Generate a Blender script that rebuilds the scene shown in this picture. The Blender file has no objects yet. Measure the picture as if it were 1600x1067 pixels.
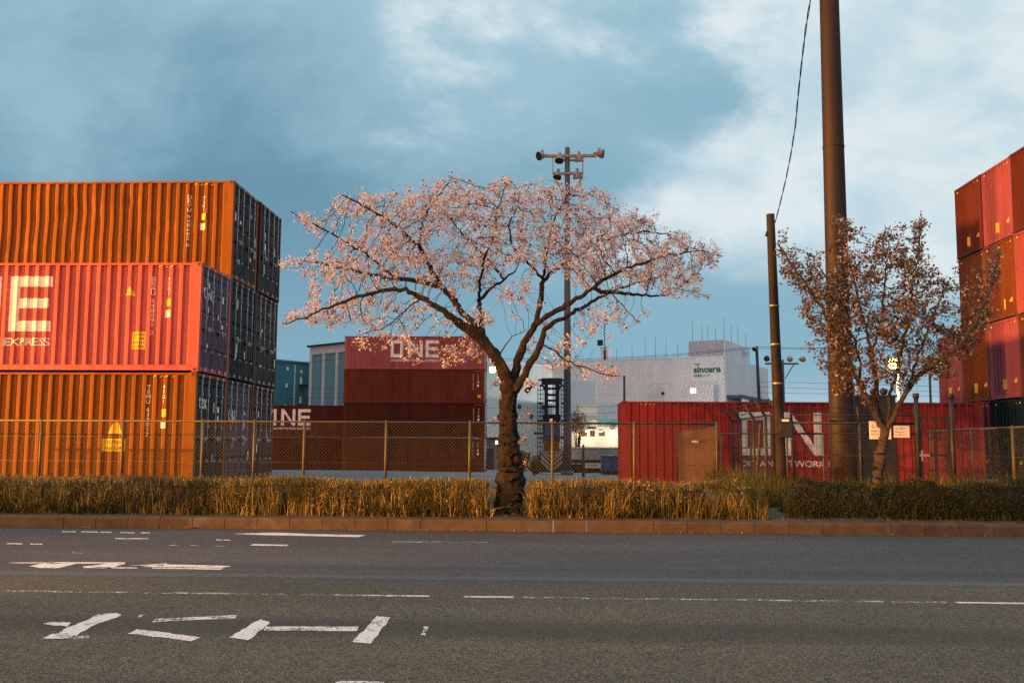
import bpy, bmesh, math, random
import numpy as np
from mathutils import Vector, Matrix, noise
R = math.radians
random.seed(7)
rng = np.random.default_rng(11)
scn = bpy.context.scene
C = scn.collection

# ------------------------------------------------------------------ camera
cam = bpy.data.cameras.new('camera')
cam.sensor_width = 36; cam.lens = 35
cam.clip_start = 0.1; cam.clip_end = 6000
CAM_H = 1.5
ROT = Matrix.Rotation(R(2.4), 3, 'Z') @ Matrix.Rotation(math.pi/2 + R(6.1), 3, 'X') @ Matrix.Rotation(0.006, 3, 'Z')
camo = bpy.data.objects.new('camera', cam); C.objects.link(camo)
camo.matrix_world = Matrix.Translation((0, 0, CAM_H)) @ ROT.to_4x4()
scn.camera = camo
scn.render.resolution_x, scn.render.resolution_y = 1024, 682
FPX = 35/36*1600

# ------------------------------------------------------------------ colour management
scn.view_settings.view_transform = 'Standard'
scn.view_settings.look = 'None'
scn.view_settings.exposure = 0
scn.view_settings.gamma = 1
scn.cycles.max_bounces = 6
scn.cycles.transparent_max_bounces = 12
scn.cycles.sample_clamp_indirect = 3
scn.cycles.use_denoising = False

# ------------------------------------------------------------------ world: dusk sky with broken cloud
SUN_EL, SUN_AZ = 2.5, 150.0       # the sun is almost down, behind the camera to the right
w = bpy.data.worlds.new('World'); scn.world = w; w.use_nodes = True
nt = w.node_tree; N = nt.nodes; L = nt.links
for n in list(N): N.remove(n)
def nd(tree, typ, **kw):
    n = tree.nodes.new(typ)
    for k, v in kw.items():
        if k.startswith('i_'):
            n.inputs[int(k[2:])].default_value = v
        else:
            setattr(n, k, v)
    return n
def math_(tree, op, a, b=None, c=None, clamp=False):
    n = tree.nodes.new('ShaderNodeMath'); n.operation = op; n.use_clamp = clamp
    for i, v in enumerate((a, b, c)):
        if v is None: continue
        if isinstance(v, (int, float)): n.inputs[i].default_value = v
        else: tree.links.new(v, n.inputs[i])
    return n.outputs[0]
def smooth(tree, v, a, b):
    n = tree.nodes.new('ShaderNodeMapRange'); n.interpolation_type = 'SMOOTHSTEP'
    tree.links.new(v, n.inputs[0]); n.inputs[1].default_value = a; n.inputs[2].default_value = b
    return n.outputs[0]
def mixc(tree, fac, a, b, blend='MIX'):
    n = tree.nodes.new('ShaderNodeMix'); n.data_type = 'RGBA'; n.blend_type = blend
    for s, v in ((0, fac), (6, a), (7, b)):
        if isinstance(v, (int, float)): n.inputs[s].default_value = v
        elif isinstance(v, tuple): n.inputs[s].default_value = (*v[:3], 1)
        else: tree.links.new(v, n.inputs[s])
    return n.outputs[2]
sky = nd(nt, 'ShaderNodeTexSky'); sky.sky_type = 'NISHITA'; sky.sun_disc = False
sky.sun_elevation = R(SUN_EL); sky.sun_rotation = R(SUN_AZ); sky.air_density = 1.3; sky.dust_density = 1.0; sky.ozone_density = 3.0
tc = nd(nt, 'ShaderNodeTexCoord')
sep = nd(nt, 'ShaderNodeSeparateXYZ'); L.new(tc.outputs['Generated'], sep.inputs[0])
X, Y, Z = sep.outputs
yy = math_(nt, 'MAXIMUM', Y, 0.25)
U = math_(nt, 'DIVIDE', X, yy)            # bearing of the view direction
V = math_(nt, 'DIVIDE', Z, yy)            # its height
uv = nd(nt, 'ShaderNodeCombineXYZ'); L.new(U, uv.inputs[0]); L.new(V, uv.inputs[1])
mp = nd(nt, 'ShaderNodeMapping'); L.new(uv.outputs[0], mp.inputs[0])
mp.inputs['Scale'].default_value = (1.0, 1.55, 1); mp.inputs['Rotation'].default_value = (0, 0, R(22)); mp.inputs['Location'].default_value = (3.3, 1.7, 0)
n1 = nd(nt, 'ShaderNodeTexNoise'); n1.inputs['Scale'].default_value = 2.6; n1.inputs['Detail'].default_value = 7; n1.inputs['Roughness'].default_value = 0.52; n1.inputs['Distortion'].default_value = 0.35
L.new(mp.outputs[0], n1.inputs['Vector'])
n2 = nd(nt, 'ShaderNodeTexNoise'); n2.inputs['Scale'].default_value = 7.0; n2.inputs['Detail'].default_value = 10; n2.inputs['Roughness'].default_value = 0.55; n2.inputs['Distortion'].default_value = 0.2
L.new(mp.outputs[0], n2.inputs['Vector'])
mp3 = nd(nt, 'ShaderNodeMapping'); L.new(uv.outputs[0], mp3.inputs[0]); mp3.inputs['Scale'].default_value = (1.0, 1.5, 1); mp3.inputs['Rotation'].default_value = (0, 0, R(28)); mp3.inputs['Location'].default_value = (5.1, 2.2, 0)
n3 = nd(nt, 'ShaderNodeTexNoise'); n3.inputs['Scale'].default_value = 5.0; n3.inputs['Detail'].default_value = 12; n3.inputs['Roughness'].default_value = 0.62; n3.inputs['Distortion'].default_value = 0.25
L.new(mp3.outputs[0], n3.inputs['Vector'])
# bright break in the cloud: to the right and high up; blue cloud left and low
e = math_(nt, 'MULTIPLY', U, 1.4)
e = math_(nt, 'ADD', e, math_(nt, 'MULTIPLY', math_(nt, 'SUBTRACT', V, 0.36), 0.75))
e = math_(nt, 'ADD', e, math_(nt, 'MULTIPLY', math_(nt, 'SUBTRACT', n1.outputs[0], 0.5), 1.15))
e = math_(nt, 'ADD', e, math_(nt, 'MULTIPLY', math_(nt, 'SUBTRACT', n2.outputs[0], 0.5), 0.55))
e = math_(nt, 'ADD', e, math_(nt, 'MULTIPLY', math_(nt, 'SUBTRACT', n3.outputs[0], 0.5), 0.75))
def warp(q):                                 # ragged instead of round
    q = math_(nt, 'ADD', q, math_(nt, 'MULTIPLY', math_(nt, 'SUBTRACT', n1.outputs[0], 0.5), 0.45))
    return math_(nt, 'ADD', q, math_(nt, 'MULTIPLY', math_(nt, 'SUBTRACT', n3.outputs[0], 0.5), 0.30))
bu = math_(nt, 'MULTIPLY', math_(nt, 'SUBTRACT', U, 0.0), 0.72); bv = math_(nt, 'SUBTRACT', V, 0.365)
bd = math_(nt, 'SQRT', math_(nt, 'ADD', math_(nt, 'MULTIPLY', bu, bu), math_(nt, 'MULTIPLY', bv, bv)))
e = math_(nt, 'SUBTRACT', e, math_(nt, 'MULTIPLY', smooth(nt, warp(bd), 0.22, 0.0), 0.30))
def blob(cu, cv, ru, amt):
    a = math_(nt, 'SUBTRACT', U, cu); c = math_(nt, 'MULTIPLY', math_(nt, 'SUBTRACT', V, cv), 1.5)
    q = math_(nt, 'SQRT', math_(nt, 'ADD', math_(nt, 'MULTIPLY', a, a), math_(nt, 'MULTIPLY', c, c)))
    return math_(nt, 'MULTIPLY', smooth(nt, warp(q), ru, 0.0), amt)
e = math_(nt, 'ADD', e, blob(-0.15, 0.43, 0.20, 0.13))
e = math_(nt, 'ADD', e, blob(0.13, 0.235, 0.15, 0.22))
bright = smooth(nt, e, -0.16, 0.22)
low = smooth(nt, math_(nt, 'ADD', V, math_(nt, 'MULTIPLY', math_(nt, 'SUBTRACT', n1.outputs[0], 0.5), 0.30)), 0.155, 0.235)
bright = math_(nt, 'MULTIPLY', bright, low)
shade = smooth(nt, math_(nt, 'ADD', math_(nt, 'ADD', math_(nt, 'MULTIPLY', n1.outputs[0], 0.9), math_(nt, 'MULTIPLY', n3.outputs[0], 0.5)), math_(nt, 'MULTIPLY', math_(nt, 'SUBTRACT', V, 0.40), 1.3)), 0.40, 0.82)
darkc = mixc(nt, shade, (0.150, 0.315, 0.430), (0.345, 0.550, 0.665))
darkc = mixc(nt, math_(nt, 'MULTIPLY', smooth(nt, V, 0.28, 0.06), 0.75), darkc, (0.265, 0.485, 0.610))
darkc = mixc(nt, smooth(nt, U, -0.22, 0.16), darkc, mixc(nt, shade, (0.265, 0.475, 0.595), (0.395, 0.605, 0.710)))
whitec = mixc(nt, smooth(nt, n2.outputs[0], 0.3, 0.65), (0.52, 0.70, 0.79), (0.78, 0.87, 0.90))
cloud = mixc(nt, bright, darkc, whitec)
cloud = mixc(nt, math_(nt, 'MULTIPLY', smooth(nt, V, 0.085, 0.02), smooth(nt, U, -0.1, 0.3)), cloud, (0.52, 0.64, 0.74))
# the half of the sky behind the camera
back = smooth(nt, Y, 0.72, 0.25)
cloud = mixc(nt, back, cloud, (0.17, 0.21, 0.27))
top = smooth(nt, Z, 0.55, 0.80)
cloud = mixc(nt, top, cloud, (1.18, 1.27, 1.34))
bgA = nd(nt, 'ShaderNodeBackground'); L.new(sky.outputs[0], bgA.inputs[0]); bgA.inputs[1].default_value = 0.05
bgB = nd(nt, 'ShaderNodeBackground'); L.new(cloud, bgB.inputs[0]); bgB.inputs[1].default_value = 1.0
mx = nd(nt, 'ShaderNodeMixShader'); mx.inputs[0].default_value = 0.95
L.new(bgA.outputs[0], mx.inputs[1]); L.new(bgB.outputs[0], mx.inputs[2])
wo = nd(nt, 'ShaderNodeOutputWorld'); L.new(mx.outputs[0], wo.inputs[0])

# ------------------------------------------------------------------ last of the sun
sl = bpy.data.lights.new('sun', 'SUN'); sl.energy = 0.25; sl.angle = R(12); sl.color = (1.0, 0.86, 0.78)
so = bpy.data.objects.new('sun', sl); C.objects.link(so)
d = Vector((math.sin(R(SUN_AZ))*math.cos(R(SUN_EL)), math.cos(R(SUN_AZ))*math.cos(R(SUN_EL)), math.sin(R(SUN_EL + 6))))
so.rotation_euler = d.to_track_quat('Z', 'Y').to_euler()
SODIUM = (1.0, 0.40, 0.07)
YARD_LAMP = Vector((-48, -41, 15.5))       # high-mast sodium lamp out of frame on the left; its mast is built further down
LAMP_W = 215000
STACK_LAMP = Vector((-48, 12.5, 7.5)); STACK_W = 285000; HEDGE_LAMP = Vector((-31, -9, 6.0)); HEDGE_W = 115000     # a nearer one, aimed along the container wall

# ------------------------------------------------------------------ helpers
def ray(px, py): return ROT @ Vector(((px - 800)/FPX, (533.5 - py)/FPX, -1))
def at(px, py, Yd):                         # the point at depth Yd seen at that place in the photograph
    d = ray(px, py); return Vector((0, 0, CAM_H)) + d*(Yd/d.y)
def onz(px, py, z):
    d = ray(px, py); return Vector((0, 0, CAM_H)) + d*((z - CAM_H)/d.z)
def xof(px, Yd): return at(px, 700, Yd).x
def zof(py, Yd, px=800): return at(px, py, Yd).z

class MB:
    def __init__(s): s.v = []; s.f = []; s.m = []; s.sm = []
    def add(s, vs, fs, mi=0, smooth=False):
        o = len(s.v); s.v += [tuple(v) for v in vs]
        for f in fs:
            s.f.append(tuple(i + o for i in f)); s.m.append(mi); s.sm.append(smooth)
    def box(s, x0, y0, z0, x1, y1, z1, mi=0):
        vs = [(x0,y0,z0),(x1,y0,z0),(x1,y1,z0),(x0,y1,z0),(x0,y0,z1),(x1,y0,z1),(x1,y1,z1),(x0,y1,z1)]
        s.add(vs, [(0,3,2,1),(4,5,6,7),(0,1,5,4),(1,2,6,5),(2,3,7,6),(3,0,4,7)], mi)
    def bbox(s, x0, y0, z0, x1, y1, z1, b=0.01, mi=0):      # box with chamfered vertical and horizontal edges
        bm = bmesh.new(); bmesh.ops.create_cube(bm, size=1)
        for v in bm.verts:
            v.co = Vector(((x0+x1)/2 + v.co.x*(x1-x0), (y0+y1)/2 + v.co.y*(y1-y0), (z0+z1)/2 + v.co.z*(z1-z0)))
        bmesh.ops.bevel(bm, geom=list(bm.edges), offset=b, segments=2, affect='EDGES', profile=0.6)
        bm.verts.index_update()
        s.add([v.co[:] for v in bm.verts], [[v.index for v in f.verts] for f in bm.faces], mi); bm.free()
    def obox(s, c, ax, hs, mi=0):           # oriented box: centre, three axes, half sizes
        c = Vector(c); a = [Vector(v).normalized()*h for v, h in zip(ax, hs)]
        vs = [c + a[0]*i + a[1]*j + a[2]*k for k in (-1,1) for j in (-1,1) for i in (-1,1)]
        s.add(vs, [(0,2,3,1),(4,5,7,6),(0,1,5,4),(1,3,7,5),(3,2,6,7),(2,0,4,6)], mi)
    def bar(s, p, q, wd, dp, mi=0):         # rectangular bar from p to q
        p = Vector(p); q = Vector(q); z = (q-p)
        x = z.cross(Vector((0,1,0)));  x = x if x.length > 1e-5 else Vector((1,0,0))
        y = x.cross(z); s.obox((p+q)/2, (x, y, z), (wd/2, dp/2, z.length/2), mi)
    def tube(s, pts, rad, n=8, mi=0, cap=True, smooth=True):
        pts = [Vector(p) for p in pts]
        if isinstance(rad, (int, float)): rad = [rad]*len(pts)
        o = len(s.v); prev = None
        for i, p in enumerate(pts):
            t = (pts[min(i+1, len(pts)-1)] - pts[max(i-1, 0)])
            t = t.normalized() if t.length > 1e-9 else Vector((0,0,1))
            if prev is None:
                x = t.orthogonal().normalized()
            else:
                x = prev - t*prev.dot(t); x = x.normalized() if x.length > 1e-6 else t.orthogonal().normalized()
            prev = x; y = t.cross(x)
            for k in range(n):
                a = 2*math.pi*k/n
                s.v.append(tuple(p + (x*math.cos(a) + y*math.sin(a))*rad[i]))
        for i in range(len(pts)-1):
            for k in range(n):
                a = o+i*n+k; b = o+i*n+(k+1)%n
                s.f.append((a, b, b+n, a+n)); s.m.append(mi); s.sm.append(smooth)
        if cap:
            s.f.append(tuple(o+k for k in range(n))[::-1]); s.m.append(mi); s.sm.append(False)
            s.f.append(tuple(o+(len(pts)-1)*n+k for k in range(n))); s.m.append(mi); s.sm.append(False)
    def mesh(s, name, mats):
        me = bpy.data.meshes.new(name); me.from_pydata(s.v, [], s.f)
        for m in (mats if isinstance(mats, (list, tuple)) else [mats]): me.materials.append(m)
        if s.m:
            me.polygons.foreach_set('material_index', s.m); me.polygons.foreach_set('use_smooth', s.sm)
        me.update(); return me
    def build(s, name, mats, parent=None, loc=None):
        return link(name, s.mesh(name, mats), parent, loc)
def link(name, me, parent=None, loc=None):
    o = bpy.data.objects.new(name, me); C.objects.link(o)
    if parent: o.parent = parent
    if loc is not None: o.location = loc
    return o
def tag(o, label, cat, group=None):
    o['label'] = label; o['category'] = cat
    if group: o['group'] = group
    return o
def thing(name, label, cat, loc=(0,0,0), group=None, rz=0):
    o = bpy.data.objects.new(name, None); C.objects.link(o); o.location = loc; o.rotation_euler = (0,0,rz); o.empty_display_size = .2
    return tag(o, label, cat, group)
def struct(o, kind='structure'):
    o['kind'] = kind; return o
def arr_mesh(name, verts, faces, mats, smooth=False):       # numpy verts (n,3), faces (m,k)
    me = bpy.data.meshes.new(name); k = faces.shape[1]
    me.vertices.add(len(verts)); me.vertices.foreach_set('co', verts.astype(np.float32).ravel())
    me.loops.add(faces.size); me.loops.foreach_set('vertex_index', faces.astype(np.int32).ravel())
    me.polygons.add(len(faces)); me.polygons.foreach_set('loop_start', np.arange(0, faces.size, k, dtype=np.int32))
    for m in (mats if isinstance(mats, (list, tuple)) else [mats]): me.materials.append(m)
    if smooth: me.polygons.foreach_set('use_smooth', np.ones(len(faces), bool))
    me.update(calc_edges=True); return me

# ------------------------------------------------------------------ materials
def new_mat(name):
    m = bpy.data.materials.new(name); m.use_nodes = True
    t = m.node_tree; b = t.nodes['Principled BSDF']; return m, t, b
def col(c): return (*c, 1)
def obj_noise(t, scale, zs=1.0, detail=4, rough=.55, xs=1.0, coord='Object'):
    c = nd(t, 'ShaderNodeTexCoord'); m = nd(t, 'ShaderNodeMapping'); t.links.new(c.outputs[coord], m.inputs[0])
    m.inputs['Scale'].default_value = (xs, 1, zs)
    n = nd(t, 'ShaderNodeTexNoise'); n.inputs['Scale'].default_value = scale; n.inputs['Detail'].default_value = detail; n.inputs['Roughness'].default_value = rough
    t.links.new(m.outputs[0], n.inputs['Vector']); return n.outputs[0]
def add_bump(t, b, h, strength, dist):
    bn = nd(t, 'ShaderNodeBump'); bn.inputs['Strength'].default_value = strength; bn.inputs['Distance'].default_value = dist
    t.links.new(h, bn.inputs['Height']); t.links.new(bn.outputs[0], b.inputs['Normal'])
def surf(name, c, rough=.6, var=.18, scale=4, zs=1.0, metal=0.0, bump=0.0, bscale=60, bdist=.01, stain=None, stain_amt=.5, stain_scale=2.5, stain_zs=1.0, lo=.52, hi=.68, spec=.4):
    m, t, b = new_mat(name)
    n = obj_noise(t, scale, zs)
    lowc = tuple(v*(1-var) for v in c); hic = tuple(min(1, v*(1+var)) for v in c)
    cc = mixc(t, smooth(t, n, .3, .7), lowc, hic)
    if stain:
        s = smooth(t, obj_noise(t, stain_scale, stain_zs, 8, .62), lo, hi)
        cc = mixc(t, math_(t, 'MULTIPLY', s, stain_amt), cc, stain)
    t.links.new(cc, b.inputs['Base Color'])
    b.inputs['Roughness'].default_value = rough; b.inputs['Metallic'].default_value = metal
    b.inputs['Specular IOR Level'].default_value = spec
    if bump: add_bump(t, b, obj_noise(t, bscale, zs if bdist > .01 else 1, 6 if bdist > .01 else 3, .65), bump, bdist)
    return m
def cpaint(name, c, rust=.35, fade=.24):    # weathered container paint: runs, rust specks, dents in the gloss
    m, t, b = new_mat(name)
    n = obj_noise(t, 1.6, .16, 6, .6)
    cc = mixc(t, smooth(t, n, .3, .72), tuple(v*(1-fade) for v in c), tuple(min(1, v*(1+fade)) for v in c))
    st = smooth(t, obj_noise(t, 5, .10, 8, .68), .52, .70)
    cc = mixc(t, math_(t, 'MULTIPLY', st, rust), cc, (c[0]*.32+.015, c[1]*.28+.006, c[2]*.25+.004))
    sp = smooth(t, obj_noise(t, 9, 1, 9, .7), .64, .72)
    cc = mixc(t, math_(t, 'MULTIPLY', sp, rust*1.1), cc, (.10, .035, .014))
    t.links.new(cc, b.inputs['Base Color'])
    b.inputs['Roughness'].default_value = .66; b.inputs['Specular IOR Level'].default_value = .12
    add_bump(t, b, obj_noise(t, 2.2, .5, 5), .35, .03)
    return m
def emit(name, c, s):
    m, t, b = new_mat(name); b.inputs['Base Color'].default_value = col(c)
    b.inputs['Emission Color'].default_value = col(c); b.inputs['Emission Strength'].default_value = s
    m.cycles.emission_sampling = 'NONE'      # the lamps themselves carry the light
    return m
def leafmat(name, stops, trans=.3, rough=.6, patch=None):
    m, t, b = new_mat(name)
    g = nd(t, 'ShaderNodeNewGeometry'); r = nd(t, 'ShaderNodeValToRGB'); t.links.new(g.outputs['Random Per Island'], r.inputs[0])
    el = r.color_ramp.elements
    while len(el) < len(stops): el.new(.5)
    for e_, (p, c) in zip(el, stops): e_.position = p; e_.color = col(c)
    c_ = r.outputs[0]
    if patch: c_ = mixc(t, math_(t, 'MULTIPLY', smooth(t, obj_noise(t, 1.1, 1.6, 5, .6), .46, .62), .8), c_, patch)    # still-green patches among the dry
    t.links.new(c_, b.inputs['Base Color']); b.inputs['Roughness'].default_value = rough; b.inputs['Specular IOR Level'].default_value = .2
    tr = nd(t, 'ShaderNodeBsdfTranslucent'); t.links.new(c_, tr.inputs[0])
    mx = nd(t, 'ShaderNodeMixShader'); mx.inputs[0].default_value = trans
    t.links.new(b.outputs[0], mx.inputs[1]); t.links.new(tr.outputs[0], mx.inputs[2])
    t.links.new(mx.outputs[0], t.nodes['Material Output'].inputs[0]); return m

M = {}
M['ochre'] = cpaint('ochre_brown_paint', (0.21, 0.073, 0.011), .5)
M['ochre2'] = cpaint('ochre_orange_paint', (0.21, 0.073, 0.012), .55)
M['rust_orange'] = cpaint('rust_orange_paint', (.18, .052, .014), .5)
M['magenta'] = cpaint('magenta_paint', (0.42, 0.1, 0.095), .22)
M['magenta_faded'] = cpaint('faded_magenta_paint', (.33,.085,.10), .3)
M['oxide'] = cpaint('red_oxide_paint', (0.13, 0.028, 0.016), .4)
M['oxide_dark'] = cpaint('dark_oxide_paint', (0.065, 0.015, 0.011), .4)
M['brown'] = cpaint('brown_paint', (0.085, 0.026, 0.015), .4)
M['crimson'] = cpaint('crimson_paint', (0.3, 0.033, 0.03), .55)
M['maroon'] = cpaint('maroon_paint', (0.085, 0.018, 0.024), .35)
M['teal_dark'] = cpaint('dark_green_paint', (0.01, 0.021, 0.022), .4)
M['charcoal'] = cpaint('charcoal_paint', (0.02, 0.018, 0.021), .5)
M['lavender'] = cpaint('sky_tinted_pink_paint', (0.115, 0.072, 0.105), .45)  # magenta doors with the blue sky light put into the colour
M['greybrown'] = cpaint('grey_brown_paint', (0.042, 0.03, 0.027), .5)
M['doorrust'] = cpaint('rust_red_door_paint', (0.06, 0.018, 0.014), .5)
M['rod'] = surf('galvanised_rod', (.30, .31, .32), .5, .25, 20, metal=.5)
M['white'] = surf('white_vinyl', (.80, .78, .74), .6, .05, 8, stain=(.35,.25,.2), stain_amt=.35)
M['yellow'] = surf('yellow_sticker', (.78, .52, .03), .5, .08, 8)
M['black'] = surf('black_print', (.015, .015, .015), .6, .2, 8)
M['blacksteel'] = surf('black_steel', (.018, .018, .02), .55, .3, 5)
M['darksteel'] = surf('dark_steel', (.03, .035, .045), .5, .3, 5)
M['galv'] = surf('galvanised_steel', (.30, .31, .31), .5, .2, 6, metal=.4)
M['fencepost'] = surf('green_ochre_post', (0.085, 0.072, 0.032), .55, .2, 6, zs=.3)
M['wire'] = surf('fence_wire', (0.1, 0.09, 0.05), .6, .2, 6)
M['kerb'] = surf('kerb_concrete', (0.075, 0.05, 0.03), .9, .22, 3, bump=.35, bscale=45, stain=(.12,.10,.08), stain_amt=.7, stain_scale=1.6)
M['rustpole'] = surf('rust_brown_pole', (0.024, 0.0115, 0.01), .6, .18, 2.5, zs=.15, bump=.1, bscale=20, stain=(.05,.02,.015), stain_amt=.6, stain_scale=1.2, stain_zs=.2)
M['wood'] = surf('weathered_pole', (0.026, 0.017, 0.014), .85, .3, 3, zs=.1, bump=.4, bscale=30, stain=(.03,.02,.015), stain_amt=.8, stain_scale=1.0, stain_zs=.3, lo=.45, hi=.6)
M['mast'] = surf('mast_paint', (0.075, 0.085, 0.095), .6, .15, 3, zs=.1)
M['bark'] = surf('cherry_bark', (0.032, 0.021, 0.015), .9, .45, 9, zs=.35, bump=1.0, bscale=22, bdist=.05, stain=(.012,.009,.008), stain_amt=.85, stain_scale=13, stain_zs=.45, lo=.46, hi=.58)
M['bark2'] = surf('young_bark', (0.085, 0.058, 0.038), .85, .3, 8, zs=1.5, bump=.5, bscale=25)
M['blossom'] = leafmat('blossom', [(0, (.16,.045,.045)), (.10, (.20,.07,.06)), (.14, (.60,.47,.49)), (.5, (.80,.69,.70)), (1, (.90,.85,.85))], .35)
M['bronze'] = leafmat('bronze_leaf', [(0, (.07,.035,.02)), (.3, (.20,.10,.05)), (.55, (.36,.19,.10)), (.68, (.17,.14,.05)), (.8, (.30,.20,.10)), (.84, (.66,.50,.46)), (1, (.78,.64,.60))], .25)
M['grassblade'] = leafmat('clipped_grass_blade', [(0, (.035,.038,.012)), (.3, (.085,.075,.022)), (.55, (.24,.17,.045)), (.8, (.42,.29,.085)), (1, (.62,.46,.18))], .25, patch=(.045,.052,.016))
M['greengrass'] = leafmat('green_grass_blade', [(0, (.02,.035,.012)), (.5, (.055,.075,.022)), (.85, (.12,.11,.035)), (1, (.30,.23,.09))], .25)
M['shrub'] = leafmat('shrub_leaf', [(0, (.018,.028,.010)), (.5, (.032,.042,.014)), (.85, (.07,.065,.02)), (.97, (.14,.09,.03)), (1, (.26,.18,.08))], .2)
M['soil'] = surf('soil', (.075, .055, .035), .95, .45, 4, bump=.8, bscale=25, stain=(.03,.024,.016), stain_amt=.7)
M['yard'] = surf('yard_concrete', (.055, .085, .105), .75, .22, .35, bump=.1, bscale=8, stain=(.12,.16,.19), stain_amt=.6, stain_scale=.12, stain_zs=1)
M['lampglass'] = emit('lit_sodium_glass', (1.0, .62, .22), 16)
M['lamphalo'] = emit('lamp_halo_glow', (1.0, .40, .08), .9)  # orange emission that imitates the halo around a lit lamp
M['whiteboard'] = surf('white_sign_board', (.78, .68, .60), .5, .04, 4)

# asphalt: the far lane is newer and bluer, the near lane older with brown aggregate
m, t, b = new_mat('asphalt')
c0 = nd(t, 'ShaderNodeTexCoord'); sp0 = nd(t, 'ShaderNodeSeparateXYZ'); t.links.new(c0.outputs['Object'], sp0.inputs[0])
wob = math_(t, 'MULTIPLY', math_(t, 'SUBTRACT', obj_noise(t, .35, 1, 5), .5), .5)
near = smooth(t, math_(t, 'ADD', sp0.outputs[1], wob), 11.46, 11.34)
vo = nd(t, 'ShaderNodeTexVoronoi'); vo.inputs['Scale'].default_value = 140; t.links.new(c0.outputs['Object'], vo.inputs['Vector'])
vs_ = nd(t, 'ShaderNodeSeparateColor'); t.links.new(vo.outputs['Color'], vs_.inputs[0])
vo2 = nd(t, 'ShaderNodeTexVoronoi'); vo2.inputs['Scale'].default_value = 78; t.links.new(c0.outputs['Object'], vo2.inputs['Vector'])
vs2 = nd(t, 'ShaderNodeSeparateColor'); t.links.new(vo2.outputs['Color'], vs2.inputs[0])
agg = math_(t, 'ADD', math_(t, 'MULTIPLY', vs_.outputs[0], .55), math_(t, 'MULTIPLY', vs2.outputs[1], .45))
oldc = mixc(t, smooth(t, agg, .22, .88), (.026, .024, .018), (.20, .178, .122))
newc = mixc(t, smooth(t, agg, .22, .88), (.034, .037, .037), (.128, .137, .141))
cc = mixc(t, near, newc, oldc)
big = smooth(t, obj_noise(t, .5, 1, 6, .6, xs=.25), .35, .7)
cc = mixc(t, 1.0, cc, mixc(t, big, (.80,.82,.86), (1.12,1.10,1.06)), 'MULTIPLY')
# old oil-darkened wheel track and patching seams along the lane
def band(y0, h, wv=.5):
    a = math_(t, 'ABSOLUTE', math_(t, 'SUBTRACT', math_(t, 'ADD', sp0.outputs[1], math_(t, 'MULTIPLY', wob, wv)), y0))
    return smooth(t, a, h, h*.35)
cc = mixc(t, math_(t, 'MULTIPLY', band(8.45, .55), .45), cc, (.030, .037, .033))
cc = mixc(t, math_(t, 'MULTIPLY', band(12.6, .35), .35), cc, (.040, .042, .046))
cc = mixc(t, math_(t, 'MULTIPLY', band(11.75, .22), .30), cc, (.15, .165, .185))
cc = mixc(t, math_(t, 'MULTIPLY', band(18.05, .28), .5), cc, (.05, .043, .036))
cr = nd(t, 'ShaderNodeTexNoise'); cr.inputs['Scale'].default_value = .9; cr.inputs['Detail'].default_value = 9; t.links.new(c0.outputs['Object'], cr.inputs['Vector'])
crk = smooth(t, math_(t, 'ABSOLUTE', math_(t, 'SUBTRACT', cr.outputs[0], .5)), .006, .001)
cc = mixc(t, math_(t, 'MULTIPLY', crk, .35), cc, (.025, .024, .022))
t.links.new(cc, b.inputs['Base Color']); b.inputs['Roughness'].default_value = .85; b.inputs['Specular IOR Level'].default_value = .25
add_bump(t, b, agg, .55, .012); M['asphalt'] = m
# worn white road paint: chipped through to the asphalt
def roadpaint(name, amt):
    m, t, b = new_mat(name)
    b.inputs['Base Color'].default_value = (.66, .63, .60, 1); b.inputs['Roughness'].default_value = .8
    a = math_(t, 'ADD', math_(t, 'MULTIPLY', obj_noise(t, 38, 1, 7, .72, xs=.8), .65), math_(t, 'MULTIPLY', obj_noise(t, 5, 1, 4, .6), .35))
    k = smooth(t, a, amt-.015, amt+.015)
    tr = nd(t, 'ShaderNodeBsdfTransparent'); mx = nd(t, 'ShaderNodeMixShader'); t.links.new(k, mx.inputs[0])
    t.links.new(tr.outputs[0], mx.inputs[1]); t.links.new(b.outputs[0], mx.inputs[2])
    t.links.new(mx.outputs[0], t.nodes['Material Output'].inputs[0]); return m
M['paint_ok'] = roadpaint('worn_road_paint', .435)
M['paint_thin'] = roadpaint('thin_worn_road_paint', .53)
M['paint_mid'] = roadpaint('half_worn_road_paint', .47)

# ------------------------------------------------------------------ ground
KY = 18.2                                    # kerb line
def lerp(a, b, t): t = min(1, max(0, t)); return a + (b-a)*t
def gz(x, y):
    if y <= 18.4: return .2
    if x < 0: zone = lerp(.52, .25, (x+8)/8)
    else: zone = lerp(.25, .5, (x-14)/2.5)
    if y < 24: return lerp(.2, .6, (y-18.4)/5.6)
    if y < 26: return lerp(.6, zone, (y-24)/2)
    if y < 42: return zone
    return lerp(zone, -.55, (y-42)/43)
def sheet(name, xs, ys, mat, fz, jit=0):
    mb = MB(); nx = len(xs)
    vs = [(x, y, fz(x, y) + (random.uniform(-jit, jit) if jit and 18.6 < y < 24.9 else 0)) for y in ys for x in xs]
    fs = [(j*nx+i, j*nx+i+1, (j+1)*nx+i+1, (j+1)*nx+i) for j in range(len(ys)-1) for i in range(nx-1)]
    mb.add(vs, fs, 0, True); return struct(mb.build(name, mat))
def steps(a, b, s): return [a + s*i for i in range(int(round((b-a)/s))+1)]
sheet('road', [-400, -60, -20, 0, 20, 60, 400], [-60, -20, 0, 6, 12, KY], M['asphalt'], lambda x, y: 0.0)
sheet('verge', [-400, -60] + steps(-30, 30, .5) + [60, 400], [18.36] + steps(18.6, 25, .4), M['soil'], gz, .03)
sheet('yard', [-3000, -400, -60] + steps(-30, 30, 2) + [60, 400, 3000], [25, 26, 28, 30, 34, 38, 42, 50, 60, 70, 85, 110, 150, 300, 1000, 5000], M['yard'], gz)
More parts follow.
